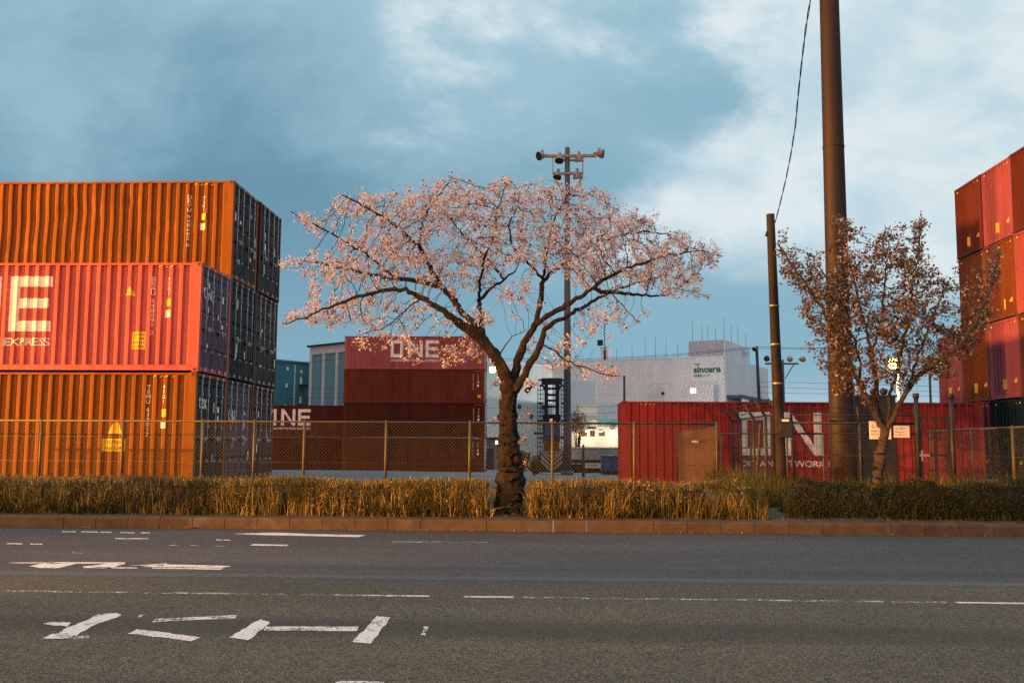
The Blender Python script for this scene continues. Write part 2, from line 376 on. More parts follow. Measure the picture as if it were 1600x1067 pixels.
kb = MB(); x = -60.0
while x < 60:
    ln = .6 if random.random() < .75 else 1.2
    dy, dz = random.uniform(-.006, .006), random.uniform(-.006, .006)
    vs = []
    for xx in (x+.005, x+ln-.005):
        vs += [(xx, KY+dy, -.02), (xx, KY+dy+.012, .17+dz), (xx, KY+dy+.03, .20+dz), (xx, KY+.17, .206+dz), (xx, KY+.19, -.02)]
    kb.add(vs, [(i, (i+1) % 5, (i+1) % 5+5, i+5) for i in range(5)] + [(4,3,2,1,0), (5,6,7,8,9)])
    x += ln
struct(kb.build('kerb', M['kerb']))

# painted markings on the road, each outline read off the photo and laid on the asphalt
def ragged(pts, n=10, j=.012):
    j *= .5
    out = []
    for i in range(len(pts)):
        a = Vector(pts[i]); c = Vector(pts[(i+1) % len(pts)])
        for k in range(n):
            p = a.lerp(c, k/n); out.append((p.x + random.uniform(-j, j), p.y + random.uniform(-j, j)*1.4, .004))
    return out
def marking(polys, mat, j=.012):
    for pl in polys:
        mb = MB(); pts = ragged([onz(px, py, 0).xy for px, py in pl], 10, j)
        mb.add(pts, [tuple(range(len(pts)))[::-1]])
        struct(mb.build('road_marking', mat))
marking([[(92,989),(112,997),(146,977),(190,962),(185,957.5),(152,960),(136,969),(104,981)], [(66,975),(104,979),(112,972.5),(78,972)], [(66,997.5),(104,998.5),(110,995),(94,990),(84,990)],
         [(200,990),(300,1002),(314,996),(215,983)], [(358,996),(388,1000),(422,973),(407,967)],
         [(549,1003),(580,1006),(610,965),(590,963)]], M['paint_ok'], .02)
marking([[(238,972),(243,967),(370,961),(368,966)], [(412,985),(412,979),(560,979),(558,986)], [(526,1064),(600,1064.5),(605,1072),(520,1072)], [(658,992),(664,993),(669,979),(663,979)], [(112,998),(112,993),(140,994),(140,997)], [(214,963),(218,965),(224,961),(220,960)]], M['paint_mid'], .014)
marking([[(14,880),(66,880.6),(70,878.3),(14,879.2)], [(46,884.5),(62,887.5),(92,887.5),(120,880.5),(72,878.5)], [(74,880.2),(194,880.6),(196,878.6),(74,878.2)], [(128,885.2),(172,887.6),(196,880.8),(170,880.6)], [(130,887.2),(214,888.2),(214,886.6),(130,885.6)],
         [(200,883.6),(255,883.6),(262,880),(240,881.5)], [(222,885.4),(346,887.4),(362,884.2),(258,881.6)], [(238,888.4),(346,889.8),(348,888.0),(238,886.6)],
         [(362,834),(420,836),(560,839),(572,836),(480,834),(430,832)], [(390,852),(448,853),(452,851),(395,850)]], M['paint_ok'], .02)
marking([[(a,y),(b_,y+.4),(b_,y+2.0),(a,y+1.6)] for a, b_, y in ((97,118,829.5),(127,153,830),(157,174,830.5),(188,210,831),(220,234,831.5),(180,232,840.5),(10,35,848.5),(47,66,849),(338,360,842.5))], M['paint_mid'], .012)
marking([[(a,y),(b_,y+.4),(b_,y+1.8),(a,y+1.4)] for a, b_, y in ((265,280,851),(297,312,851.5),(335,352,852),(112,128,863),(613,762,846))], M['paint_thin'], .012)
# worn dashed lane line
ly0 = onz(800, 933, 0).y
for xa, xb, mt in ((-9, -1.7, 'paint_thin'), (-1.75, -1.25, 'paint_mid'), (-.9, -.4, 'paint_mid'), (-.3, 3.9, 'paint_thin'), (4.0, 9.5, 'paint_ok')):
    mb = MB(); pts = ragged([(xa, ly0-.05), (xb, ly0-.05), (xb, ly0+.05), (xa, ly0+.05)], 40, .008); mb.add(pts, [tuple(range(len(pts)))]); struct(mb.build('road_marking', M[mt]))

# ------------------------------------------------------------------ lettering helpers
TXT = {}
def text_tris(s, bold=0.0):
    key = (s, bold)
    if key not in TXT:
        cu = bpy.data.curves.new('text', 'FONT'); cu.body = s; cu.size = 1; cu.resolution_u = 3; cu.offset = bold
        o = bpy.data.objects.new('text', cu); C.objects.link(o)
        dg = bpy.context.evaluated_depsgraph_get(); me = o.evaluated_get(dg).to_mesh(); me.calc_loop_triangles()
        co = [v.co.xy for v in me.vertices]
        tr = [[tuple(co[i]) for i in tri.vertices] for tri in me.loop_triangles]
        o.evaluated_get(dg).to_mesh_clear(); bpy.data.objects.remove(o); bpy.data.curves.remove(cu)
        xs = [p[0] for q in tr for p in q]; ys = [p[1] for q in tr for p in q]
        x0, y0, y1 = min(xs), min(ys), max(ys)
        TXT[key] = ([[(p[0]-x0, p[1]-y0) for p in q] for q in tr], max(xs)-x0, y1-y0)
    return TXT[key]
def text_at(s, u, v, h=None, wdt=None, vertical=False, bold=0.0):
    tr, W, H = text_tris(s, bold)
    if vertical:                             # letters stacked downwards from (u, v)
        out = []; y = v
        for ch in s:
            if ch == ' ': y -= h*.7; continue
            t1, w1, h1 = text_tris(ch, bold); k = h/max(h1, .5)
            out += [[(u + (p[0]-w1/2)*k, y - h + p[1]*k) for p in q] for q in t1]; y -= h*1.22
        return out
    kx = wdt/W if wdt else h/H
    ky = h/H if h else kx
    return [[(u + p[0]*kx, v + p[1]*ky) for p in q] for q in tr]
def clip_strip(poly, a, b_):
    def half(pl, k, sgn):
        out = []
        for i in range(len(pl)):
            p, q = pl[i], pl[(i+1) % len(pl)]
            dp, dq = sgn*(p[0]-k), sgn*(q[0]-k)
            if dp >= 0: out.append(p)
            if dp*dq < 0:
                s = dp/(dp-dq); out.append((k, p[1]+(q[1]-p[1])*s))
        return out
    pl = half(poly, a, 1)
    return half(pl, b_, -1) if len(pl) > 2 else []
def paint_on(mb, polys, breaks, depth, to3d, mi=0, off=.004):
    for pl in polys:
        u0, u1 = min(p[0] for p in pl), max(p[0] for p in pl)
        for a, c in zip(breaks, breaks[1:]):
            if c <= u0 or a >= u1: continue
            q = clip_strip(pl, a, c)
            if len(q) > 2: mb.add([to3d(p[0], p[1], depth(p[0]) - off) for p in q], [tuple(range(len(q)))], mi)
def rect(u0, v0, u1, v1): return [(u0, v0), (u1, v0), (u1, v1), (u0, v1)]
def one_letters():                           # three block letters 4.2 m wide, 1.47 m high, as on the box sides
    t_ = .27; h = 1.47; P_ = []
    P_ += [rect(0, 0, t_, h), rect(.82, 0, 1.06, h), rect(t_, 0, .82, t_), rect(t_, h-t_, .82, h)]
    x0 = 1.50
    P_ += [rect(x0, 0, x0+.26, h), rect(x0+1.02, 0, x0+1.28, h), [(x0+.26, h), (x0+.26, h-.34), (x0+1.02, 0), (x0+1.02, .34)]]
    x0 = 3.03
    P_ += [rect(x0, 0, x0+.27, h), rect(x0+.27, h-.28, x0+1.14, h), rect(x0+.27, .62, x0+1.08, .88), rect(x0+.27, 0, x0+1.14, .28)]
    return P_

# ------------------------------------------------------------------ shipping containers
CL, CW, CH = 12.19, 2.438, 2.89
PITCH = .278; DEP = .068
def corr(start, end):
    bk = [start]; n = int((end-start-.1)/PITCH); s0 = start + ((end-start) - n*PITCH)/2
    prof = [(0, 0)]
    for i in range(n):
        a = s0 + i*PITCH
        prof += [(a, 0), (a+.038, 0), (a+.088, DEP), (a+.190, DEP), (a+.240, 0)]
    prof += [(end, 0)]
    us = [start + 0] + [p[0] for p in prof[1:]]; ds = [p[1] for p in prof]
    return us, ds
SU, SD = corr(-CL/2+.17, CL/2-.17)
EU, ED = corr(-CW/2+.14, CW/2-.14)
def depth_fn(us, ds):
    return lambda u: float(np.interp(u, us, ds))
SDF, EDF = depth_fn(SU, SD), depth_fn(EU, ED)
ZB, ZT = .175, CH-.085
CM = {}
def side_mesh(dent=False):
    mb = MB(); zs = [ZB + (ZT-ZB)*k/10 for k in range(11)] if dent else [ZB, ZT]
    n = len(SU); rr = random.Random(5)
    dn = [(rr.uniform(-CL/2, CL/2), rr.uniform(.5, 2.6), rr.uniform(.25, .8), rr.uniform(.02, .06)) for _ in range(16)] if dent else []
    vs = []
    for z in zs:
        for u, dd in zip(SU, SD):
            y = dd + .012
            if dent:
                for (a, c, r_, k) in dn:
                    q = ((u-a)/r_)**2 + ((z-c)/(r_*.5))**2
                    if q < 1: y += k*(1-q)
                if u < 4.3:                  # long crease pushed in by a fork or a neighbour
                    q = abs(z - (1.62 + .10*math.sin(u*1.1)))
                    y += max(0, .055 - .09*q)*(1 if u < 1.8 else (4.3-u)/2.5)
            vs.append((u, -CW/2 + y, z))
    mb.add(vs, [(j*n+i, j*n+i+1, (j+1)*n+i+1, (j+1)*n+i) for j in range(len(zs)-1) for i in range(n-1)])
    return mb
def frame_mesh():
    mb = MB(); L2, W2 = CL/2, CW/2
    for sx in (-1, 1):
        for sy in (-1, 1):
            xa, xb = sorted((sx*L2, sx*(L2-.17))); ya, yb = sorted((sy*W2, sy*(W2-.15)))
            mb.bbox(xa+.003, ya+.003, .12, xb-.003, yb-.003, CH-.12, .008)
            for z0, z1 in ((0, .12), (CH-.12, CH)):          # corner castings with their oval holes
                mb.bbox(xa-.002, ya-.002, z0, xb+.002, yb+.002, z1, .012)
                zc = (z0+z1)/2; fy = sy*(W2+.004); fx = sx*(L2+.004)
                mb.box((xa+xb)/2-.045, min(fy, fy-sy*.004), zc-.03, (xa+xb)/2+.045, max(fy, fy-sy*.004), zc+.03, 1)
                mb.box(min(fx, fx-sx*.004), (ya+yb)/2-.03, zc-.035, max(fx, fx-sx*.004), (ya+yb)/2+.03, zc+.035, 1)
    for sy in (-1, 1):
        ya, yb = sorted((sy*(W2-.006), sy*(W2-.07)))
        mb.box(-L2+.17, ya, CH-.082, L2-.17, yb, CH-.022)
        ya, yb = sorted((sy*(W2-.004), sy*(W2-.06)))
        mb.box(-L2+.17, ya, .03, L2-.17, yb, .172)
        mb.box(-L2+.17, ya-.006 if sy < 0 else ya, .158, L2-.17, yb if sy < 0 else yb+.006, .172)
        mb.box(-L2+.17, ya-.006 if sy < 0 else ya, .03, L2-.17, yb if sy < 0 else yb+.006, .046)
    for sx in (-1, 1):
        xa, xb = sorted((sx*(L2-.004), sx*(L2-.10)))
        mb.box(xa, -W2+.15, CH-.10, xb, W2-.15, CH-.012); mb.box(xa, -W2+.15, .02, xb, W2-.15, .15)
    for k in range(19):
        xx = -L2+.5 + k*.62; mb.box(xx, -W2+.08, .03, xx+.05, W2-.08, .14)
    return mb
def roof_mesh():
    mb = MB(); us, ds = corr(-CL/2+.17, CL/2-.17)
    vs = []
    for u, dd in zip(us, ds): vs += [(u, -CW/2+.07, CH-.03-dd*.5), (u, CW/2-.07, CH-.03-dd*.5)]
    mb.add(vs, [(2*i, 2*i+2, 2*i+3, 2*i+1) for i in range(len(us)-1)])
    mb.box(-CL/2+.1, -CW/2+.08, .14, CL/2-.06, CW/2-.08, .17)
    return mb
def end_mesh():
    mb = MB(); vs = []
    for u, dd in zip(EU, ED): vs += [(-CL/2+.012+dd, u, .15), (-CL/2+.012+dd, u, CH-.10)]
    mb.add(vs, [(2*i, 2*i+1, 2*i+3, 2*i+2) for i in range(len(EU)-1)])
    return mb
def door_mesh(sy):                           # one leaf; ribs run across, hinges at the outer edge
    mb = MB(); y0, y1 = (.012, CW/2-.155); X0 = CL/2-.055
    ya, yb = sorted((sy*y0, sy*y1)); z0, z1 = .16, CH-.11
    prof = [(z0, .03), (z0+.10, .03)]; n = 5; hh = (z1-z0-.2)/n
    for k in range(n):
        a = z0+.10+k*hh
        prof += [(a+.03, 0), (a+hh-.10, 0), (a+hh-.06, .03), (a+hh, .03)]
    prof += [(z1, .03)]
    vs = []
    for z, dx in prof: vs += [(X0+dx, ya, z), (X0+dx, yb, z)]
    mb.add(vs, [(2*i, 2*i+1, 2*i+3, 2*i+2) for i in range(len(prof)-1)])
    for yy_ in (ya, yb-.05): mb.box(X0-.02, yy_, z0, X0+.033, yy_+.05, z1)
    for k in range(4):
        zc = z0+.25+k*.72; yh = sy*(y1+.02); mb.box(X0+.015, min(yh, yh+sy*.10), zc, X0+.05, max(yh, yh+sy*.10), zc+.16, 1)
    mb.box(X0-.03, ya, z0, X0-.022, yb, z1)
    return mb
def rod_mesh(y):
    mb = MB(); X0 = CL/2-.02
    mb.tube([(X0+.035, y, .07), (X0+.035, y, CH-.06)], .019, 8)
    for z in (.055, CH-.115): mb.box(X0-.005, y-.045, z, X0+.062, y+.045, z+.07)
    for z in (.55, 1.45, 2.3): mb.box(X0+.012, y-.035, z, X0+.06, y+.035, z+.06)
    return mb
def handle_mesh(y, s):
    mb = MB(); X0 = CL/2-.02
    mb.tube([(X0+.06, y, 1.18), (X0+.065, y+s*.1, 1.17), (X0+.065, y+s*.40, 1.15)], .013, 6)
    mb.box(X0+.01, y+s*.30-.03, 1.10, X0+.055, y+s*.30+.03, 1.22)
    return mb
def cmesh(key, fn, name, nm=1):
    if key not in CM:
        CM[key] = fn().mesh(name, [M['ochre']]*nm)
    return CM[key]
def setmats(o, *ms):
    for sl_, m_ in zip(o.material_slots, ms):
        sl_.link = 'OBJECT'; sl_.material = m_
    return o
def container(xr, yf, z, paint, label, group, doors=None, marks=None, dent=False, name='shipping_container', yaw=0, doortext=None, full_doors=True, text_mat=None):
    doors = doors or paint; dm = M[doors]; pm = M[paint]
    t = thing(name, label, 'shipping container', (xr-CL/2, yf+CW/2, z), group, yaw)
    setmats(link('frame', cmesh('frame', frame_mesh, 'container_frame', 2), t), pm, M['black'])
    setmats(link('side_wall', cmesh('dent' if dent else 'side', lambda: side_mesh(dent), 'container_side'), t), pm)
    o = setmats(link('side_wall', cmesh('side', side_mesh, 'container_side'), t), pm); o.rotation_euler = (0, 0, math.pi)
    setmats(link('roof', cmesh('roof', roof_mesh, 'container_roof'), t), pm)
    setmats(link('end_wall', cmesh('end', end_mesh, 'container_end'), t), pm)
    for sy in (-1, 1):
        dl = setmats(link('door', cmesh(('door', sy), lambda: door_mesh(sy), 'container_door', 2), t), dm, M['blacksteel'])
        if full_doors:
            for k in (.30, .80):
                setmats(link('locking_rod', cmesh(('rod', sy, k), lambda: rod_mesh(sy*k), 'locking_rod'), dl), M['rod'])
                setmats(link('handle', cmesh(('hd', sy, k), lambda: handle_mesh(sy*k, -sy if k > .5 else sy), 'door_handle'), dl), M['rod'])
    f3 = lambda u, v, d_: (u, -CW/2+.012+d_, v)
    e3 = lambda u, v, d_: (-CL/2+.012+d_, -u, v)
    d3 = lambda u, v, d_: (CL/2-.02+d_, u, v)
    for kind, polys, mat_, face in (marks or []):
        mb = MB()
        of = .008 if kind == 'caution_lettering' else .004
        if face == 'side': paint_on(mb, polys, SU, SDF, f3, off=of)
        elif face == 'end': paint_on(mb, polys, [-x_ for x_ in EU[::-1]], lambda u: EDF(-u), e3)
        else: paint_on(mb, polys, [-1.2, 1.2], lambda u: 0, d3, off=-.012)
        mb.build(kind, M[mat_], t)
    return t
def side_one(letter=True):
    u0 = -2.10; P_ = [[(u0+p[0], 1.05+p[1]) for p in q] for q in one_letters()]
    return ('lettering', P_, 'white', 'side'), ('small_lettering', text_at('OCEAN NETWORK EXPRESS', u0, .67, .21, 4.17, bold=.012), 'white', 'side')
def ids(code, ty, x=4.90, zt=2.5):
    return [('serial_lettering', text_at(code, x, zt, .105, vertical=True, bold=.01) + text_at(ty, x+.42, zt, .105, vertical=True, bold=.01), 'white', 'side'),
            ('sticker', [rect(x+.36, 1.72, x+.50, 1.92)], 'yellow', 'side'),
            ('data_plate', [rect(x+.34, 1.42, x+.50, 1.62)], 'white', 'side'),
            ('hazard_stripe', [[(x+.10+k*.16, CH-.135), (x+.16+k*.16, CH-.135), (x+.22+k*.16, CH-.09), (x+.16+k*.16, CH-.09)] for k in range(4)], 'yellow', 'side')]
def tri_sign(u, v, s): return ('warning_triangle', [[(u-s/2, v), (u+s/2, v), (u, v+s*.95)]], 'yellow', 'side')
def caution(u, v, w_, h_, lines):
    tt = []
    for k, s in enumerate(lines):
        lh = h_/(len(lines)+.4); tt += text_at(s, u+w_*.1, v+h_-(k+1)*lh, lh*.62, w_*.8)
    return [('caution_label', [rect(u, v, u+w_, v+h_)], 'yellow', 'side'), ('caution_lettering', tt, 'black', 'side')]
# -- left block: three columns deep
XR = -9.30
YA, YB, YC = 25.5, 28.05, 30.6
Z0 = .53; TS = CH + .012
g1 = 'containers stacked by the road at the left'
def door_txt(s, w_=.55, u=-.95, v=1.95): return ('door_lettering', text_at(s, u, v, .33, w_, bold=.015), 'white', 'door')
def plates(seed):
    r_ = random.Random(seed); P_ = []
    for _ in range(7):
        u, v = r_.choice((-.62, -.55, .18, .5, .98, -1.0)), r_.uniform(.5, 2.4); ww, hh = r_.uniform(.05, .14), r_.uniform(.08, .30); P_.append(rect(u, v, u+ww, v+hh))
    return ('door_plate', P_, 'white', 'door')
container(XR+.02, YA, Z0, 'ochre', 'orange brown container lowest in the left stack, yellow triangle above its caution label', g1, 'teal_dark',
          ids('TEMU 639012', '45G1', 4.82, 2.55) + [tri_sign(4.0, 1.28, .40)] + caution(3.66, .82, .60, .33, ['CAUTION', 'HIGH CUBE']) + [('white_patch', [rect(.02, .98, .17, 1.12)], 'white', 'side'), door_txt('tex', .6), plates(1)])
container(XR+.05, YA, Z0+TS, 'magenta', 'coral pink container with a huge pale letter E, middle tier facing the road', g1, 'lavender',
          list(side_one()) + ids('BEAU 548091 2', '45G1', 4.80, 2.5) + [tri_sign(4.18, 2.0, .27)] + caution(4.28, .58, .36, .46, ['CAUTION', '2.9', 'HIGH', 'CUBE']) + [door_txt('ONE', .8), plates(2)])
container(XR-.03, YB, Z0, 'maroon', 'pinkish doored container in the bottom row, between the dark green and rust red doors', g1, 'lavender', [door_txt('ONE', .8, -.95, 1.7), plates(3)])
container(XR+.01, YB, Z0+TS, 'teal_dark', 'dark green doored container in the middle tier, between pinkish and grey brown doors', g1, 'teal_dark', [plates(4)])
container(XR-.02, YB, Z0+2*TS, 'ochre2', 'dented orange brown container on top of the left stack, facing the road', g1, 'charcoal',
          ids('DRYU 948682 0', '45G1', 4.78, 2.45) + [plates(5)], dent=True)
container(XR-.05, YC, Z0, 'oxide', 'rust red doored container at the rear bottom of the left stack', g1, 'doorrust', [plates(6)])
container(XR-.02, YC, Z0+TS, 'brown', 'grey brown doored container at the rear of the middle tier, left stack', g1, 'greybrown', [plates(7)])
container(XR+.01, YC, Z0+2*TS, 'oxide_dark', 'charcoal doored container at the rear top of the left stack', g1, 'charcoal', [plates(8)])

# -- middle stack, four high, far across the yard
g2 = 'containers stacked four high in the far yard'
XM = xof(757, 85); ZM = -.54; fid = lambda: ids('CAIU 772104', '45G1', 5.1, 2.5)
container(XM, 85, ZM, 'brown', 'reddish brown container darkened for shade, lowest of the four in the middle stack', g2, 'white', fid())  # lower two boxes: the shadow on them is put into darker paint
container(XM+.03, 85, ZM+TS, 'oxide_dark', 'maroon container darkened for shade, second from the ground in the middle stack', g2, 'white', fid())
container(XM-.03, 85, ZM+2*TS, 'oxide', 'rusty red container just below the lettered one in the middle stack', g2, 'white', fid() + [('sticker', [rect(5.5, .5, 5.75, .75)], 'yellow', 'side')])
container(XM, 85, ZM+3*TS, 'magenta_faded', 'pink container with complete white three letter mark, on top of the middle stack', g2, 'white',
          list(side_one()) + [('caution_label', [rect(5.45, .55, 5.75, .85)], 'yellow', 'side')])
XN = xof(551, 89)
container(XN, 89.5, ZM, 'oxide_dark', 'dark container on the ground under a lettered one, just left of the middle stack', g2, None, None)
container(XN, 89.5, ZM+TS, 'maroon', 'dark maroon container with dim grey letters, just left of the middle stack', g2, None, list(side_one()))

# -- red container behind the barbed fence
container(2.36+CL, 34.4, .25, 'crimson', 'single crimson container with big cream letters, behind the barbed fence', None, None,
          list(side_one()) + ids('TCLU 330912', '45G1', -5.6, .1)[3:])

# -- right stack: ends face the road at an angle
g3 = 'containers piled high at the right edge'
YR = 40.6; XE = 16.42; ZR = .48
cols = [('0', YR+2.62), ('1', YR), ('2', YR-2.5), ('3', YR-5.0), ('4', YR-7.5)]
def end_marks(seed):
    r_ = random.Random(seed); P_ = []
    mk = [('warning_triangle', [[(.70, .55), (.88, .55), (.79, .75)]], 'yellow', 'end')]
    mk.append(('sticker', [rect(-.2 if seed % 2 else .2, .35, .0 if seed % 2 else .38, .72)], 'yellow', 'end'))
    mk.append(('hazard_stripe', [rect(.62+k*.16, CH-.20, .70+k*.16, CH-.14) for k in range(3)] + [rect(-1.0, CH-.20, -.92, CH-.14)], 'yellow', 'end'))
    return mk
paints = {(0,0): 'maroon', (0,1): 'magenta_faded', (1,0): 'maroon', (1,1): 'rust_orange', (1,2): 'rust_orange', (1,3): 'oxide', (2,0): 'teal_dark', (2,1): 'magenta_faded', (2,2): 'rust_orange', (2,3): 'magenta_faded',
          (3,0): 'teal_dark', (3,1): 'rust_orange', (3,2): 'magenta', (3,3): 'oxide'}
rl = {(0,0): 'dark maroon container on the ground at the far corner of the right stack', (0,1): 'pink container seen past the leafy tree, farthest and lowest lit one of the right stack',
      (1,0): 'shaded maroon container under the ochre one in the right stack', (1,1): 'ochre container in the second tier of the right stack, beside two pink ones',
      (1,2): 'orange ochre container in the third tier, behind the branch tips at right', (1,3): 'rust red container at the top outer corner of the right stack',
      (2,0): 'dark green ribbed container on the ground, under the patchily shaded pink one', (2,1): 'pink container with tree shadow across it, second tier of the right stack',
      (2,2): 'ochre container with a yellow sticker, right under the pink top one', (2,3): 'pink container in the top tier of the right stack, between two rust red ones',
      (3,0): 'dark green container at the bottom right corner of the photo', (3,1): 'ochre container at the right edge, below a coral one',
      (3,2): 'coral container cut by the right edge, below the rust red top one', (3,3): 'rust red container with tall yellow sticker, top tier at the right edge'}
for (ci, ti), pn in paints.items():
    yf = cols[ci][1] - 0.0; jx = random.uniform(-.05, .05)
    mk = end_marks(ci*4+ti)
    if (ci, ti) == (3, 3): mk = [('sticker', [rect(.85, 1.9, 1.02, 2.4)], 'yellow', 'end')]
    container(XE+jx+CL, yf - CW, ZR+ti*TS, pn, rl[(ci, ti)], g3, None, mk, full_doors=False)
# ------------------------------------------------------------------ floodlight masts
def bell(mb, c, ax, r, ln, mi=0, mi2=1):     # floodlight head: stub, bell-shaped reflector and dark glass
    ax = Vector(ax).normalized(); c = Vector(c)
    mb.tube([c - ax*ln*.75, c - ax*ln*.45, c - ax*ln*.30, c, c + ax*ln*.35, c + ax*ln*.5], [r*.22, r*.24, r*.5, r*.85, r, r*1.02], 12, mi)
    mb.tube([c + ax*ln*.5, c + ax*ln*.56], [r*1.04, r*1.04], 12, mi2)
def cross(name, label, cat, X0, Yd, zb, zt, r0, r1, group=None):
    t = thing(name, label, cat, (X0, Yd, zb), group); h = zt-zb
    mb = MB(); mb.tube([(0,0,h*k/8) for k in range(9)], [r0+(r1-r0)*k/8 for k in range(9)], 16)
    mb.tube([(0,0,0), (0,0,.25)], r0*1.5, 16); mb.build('pole', M['mast'], t)
    return t, h
Ym = 60.0; Xm = xof(886.5, Ym); s_ = Ym/FPX
mt, H_ = cross('floodlight_mast', 'tall floodlight mast with two crossarms rising behind the blossoming tree', 'floodlight mast', Xm, Ym, gz(Xm, Ym), zof(231, Ym, 889), .24, .15)
mz = lambda py: zof(py, Ym, 889) - gz(Xm, Ym)
mxx = lambda px: (px-889.5)*s_
arm_m = M['galv_warm'] = surf('weathered_steel', (.30, .22, .17), .6, .25, 6, stain=(.12,.06,.04), stain_amt=.6)
mb = MB(); mb.box(mxx(852), -.22, mz(247), mxx(936), -.02, mz(243)); mb.box(mxx(872), -.05, mz(251), mxx(905), .25, mz(249)); mb.build('crossarm', arm_m, mt)
mb = MB(); mb.box(mxx(866), -.22, mz(274), mxx(914.5), -.02, mz(270.5)); mb.build('crossarm', arm_m, mt)
mb = MB()
for sx in (866.5, 914): mb.bar((mxx(sx), -.12, mz(274)), (mxx(sx), -.12, mz(245)), .06, .06)
for a, c in ((867, 881), (914, 901)): mb.bar((mxx(a), -.12, mz(276)), (mxx(c), -.1, mz(301)), .09, .06)
mb.build('brace', arm_m, mt)
for px, py, ax, r in ((849, 244, (-.75, -.55, -.30), .27), (877, 247.5, (-.1, -.45, -1), .27), (908, 247, (.1, .3, -1), .26), (940, 241.5, (1, -.25, -.18), .27), (874.5, 273.5, (-.2, -.5, -1), .25), (905, 273.5, (.1, .3, -1), .27)):
    mb = MB(); c = Vector((mxx(px), -.12, mz(py))); bell(mb, c, ax, r, .5)
    mb.tube([c + Vector((0, 0, .05)), c + Vector((.02, .05, .36))], [.13, .07], 8)
    mb.build('floodlight', [arm_m, M['blacksteel']], mt)

# lit masts out of frame at the left, whose sodium light falls across the road, boxes and trees
def lit_mast(p, label, ax):
    tl = thing('floodlight_mast', label, 'floodlight mast', (p.x, p.y, 0), rz=math.atan2(ax[1], ax[0]))
    mb = MB(); mb.tube([(-.6,0,0), (-.6,0,p.z+.8)], [.22, .13], 14); mb.build('pole', M['mast'], tl)
    mb = MB(); mb.box(-.75, -1.4, p.z+.35, -.45, 1.4, p.z+.5); mb.build('crossarm', M['galv'], tl)
    for yy_ in (-1.1, 1.1):
        mb = MB(); bell(mb, (-.3, yy_, p.z+.2), (1, 0, -.2), .3, .5); mb.build('floodlight', [M['galv'], M['lampglass']], tl)
lit_mast(YARD_LAMP, 'tall steel mast with lit sodium floodlights across the road, far left of the hedge', (.62, .78))
lit_mast(HEDGE_LAMP, 'low steel mast with lit sodium floodlights across the road, trained on the hedge', (.73, .68))
lit_mast(STACK_LAMP, 'shorter steel mast with lit sodium floodlights beyond the left end of the container stack', (.93, .37))
LAST = [None]
def lamp(name, loc, watt, c=SODIUM, r=.35, typ='POINT', aim=None, spot=150, blend=.5):
    l = bpy.data.lights.new(name, typ); l.energy = watt; l.color = c; l.shadow_soft_size = r
    o = bpy.data.objects.new(name, l); C.objects.link(o); o.location = loc; LAST[0] = o
    if typ == 'SPOT':
        l.spot_size = R(spot); l.spot_blend = blend; o.rotation_euler = (Vector(loc) - Vector(aim)).to_track_quat('Z', 'Y').to_euler()
    return o
lamp('yard_lamp', YARD_LAMP, LAMP_W, r=.45)
lamp('stack_lamp', STACK_LAMP, STACK_W, r=.3, typ='SPOT', aim=(-14, 27.5, 5.5), spot=34, blend=.6)
lamp('hedge_lamp', HEDGE_LAMP, HEDGE_W, r=.3, typ='SPOT', aim=(-.6, 18.9, .2), spot=15.5, blend=.9)

# lit yard lamps seen in the photo
def lit_lamp(label, px, py, Yd, arm=0, two=None, pole_mat='mast', watt=500):
    p = at(px, py, Yd); zb = gz(p.x, Yd)
    t = thing('yard_light', label, 'yard light', (p.x+arm, Yd, zb))
    mb = MB(); mb.tube([(0,0,0), (0,0,p.z-zb+.25)], [.10, .06], 10)
    if arm: mb.tube([(0,0,p.z-zb+.2), (-arm*.5,0,p.z-zb+.38), (-arm,0,p.z-zb+.28)], .04, 8)
    mb.build('pole', M[pole_mat], t)
    for q in ([p] + ([at(two[0], two[1], Yd)] if two else [])):
        rel = q - Vector((p.x+arm, Yd, zb)); hb = MB(); hb.bbox(rel.x-.30, -.28, rel.z-.24, rel.x+.30, .12, rel.z+.28, .06); hd = hb.build('lamp_head', M['galv'], t)
        g_ = MB(); g_.tube([(rel.x, -.29, rel.z), (rel.x, -.36, rel.z-.02), (rel.x, -.40, rel.z-.03)], [.21, .19, .10], 16); g_.build('lens', M['lampglass'], hd)
        g_ = MB(); g_.tube([(rel.x, -.28, rel.z), (rel.x, -.285, rel.z)], [.30, .30], 20); g_.build('halo_disc', M['lamphalo'], hd)  # glowing disc added behind the lens for the lamp's halo
        if q is p: lamp('lamp_light', (q.x, Yd-.7, q.z-.1), watt, c=(1, .62, .28), r=.25)
    if two:
        mb = MB(); r1_ = at(two[0], two[1], Yd) - Vector((p.x+arm, Yd, zb)); mb.box(-.1-arm, -.04, p.z-zb+.1, r1_.x+.1, .04, p.z-zb+.2); mb.build('crossarm', M['galv'], t)
lit_lamp('twin lit floodlights glowing either side of the cherry trunk fork', 770, 578, 98, arm=.75, two=(794, 584), watt=1300)
lit_lamp('single lit lamp on a pale pole, seen through the leafy tree at right', 1393, 569, 58, arm=.32, pole_mat='white', watt=900)

for px_, py_, yd_, lb_ in ((1050, 640, 130, 'added hidden lamp that brightens the white building, beyond the crimson container'), (1262, 640, 122, 'added hidden lamp in the far yard that brightens the white building, beyond the narrow pole')):  # added lamps, hidden behind the crimson container, to brighten the white building
    lit_lamp(lb_, px_, py_, yd_, watt=9000)
    LAST[0].data.color = (1, .93, .86)
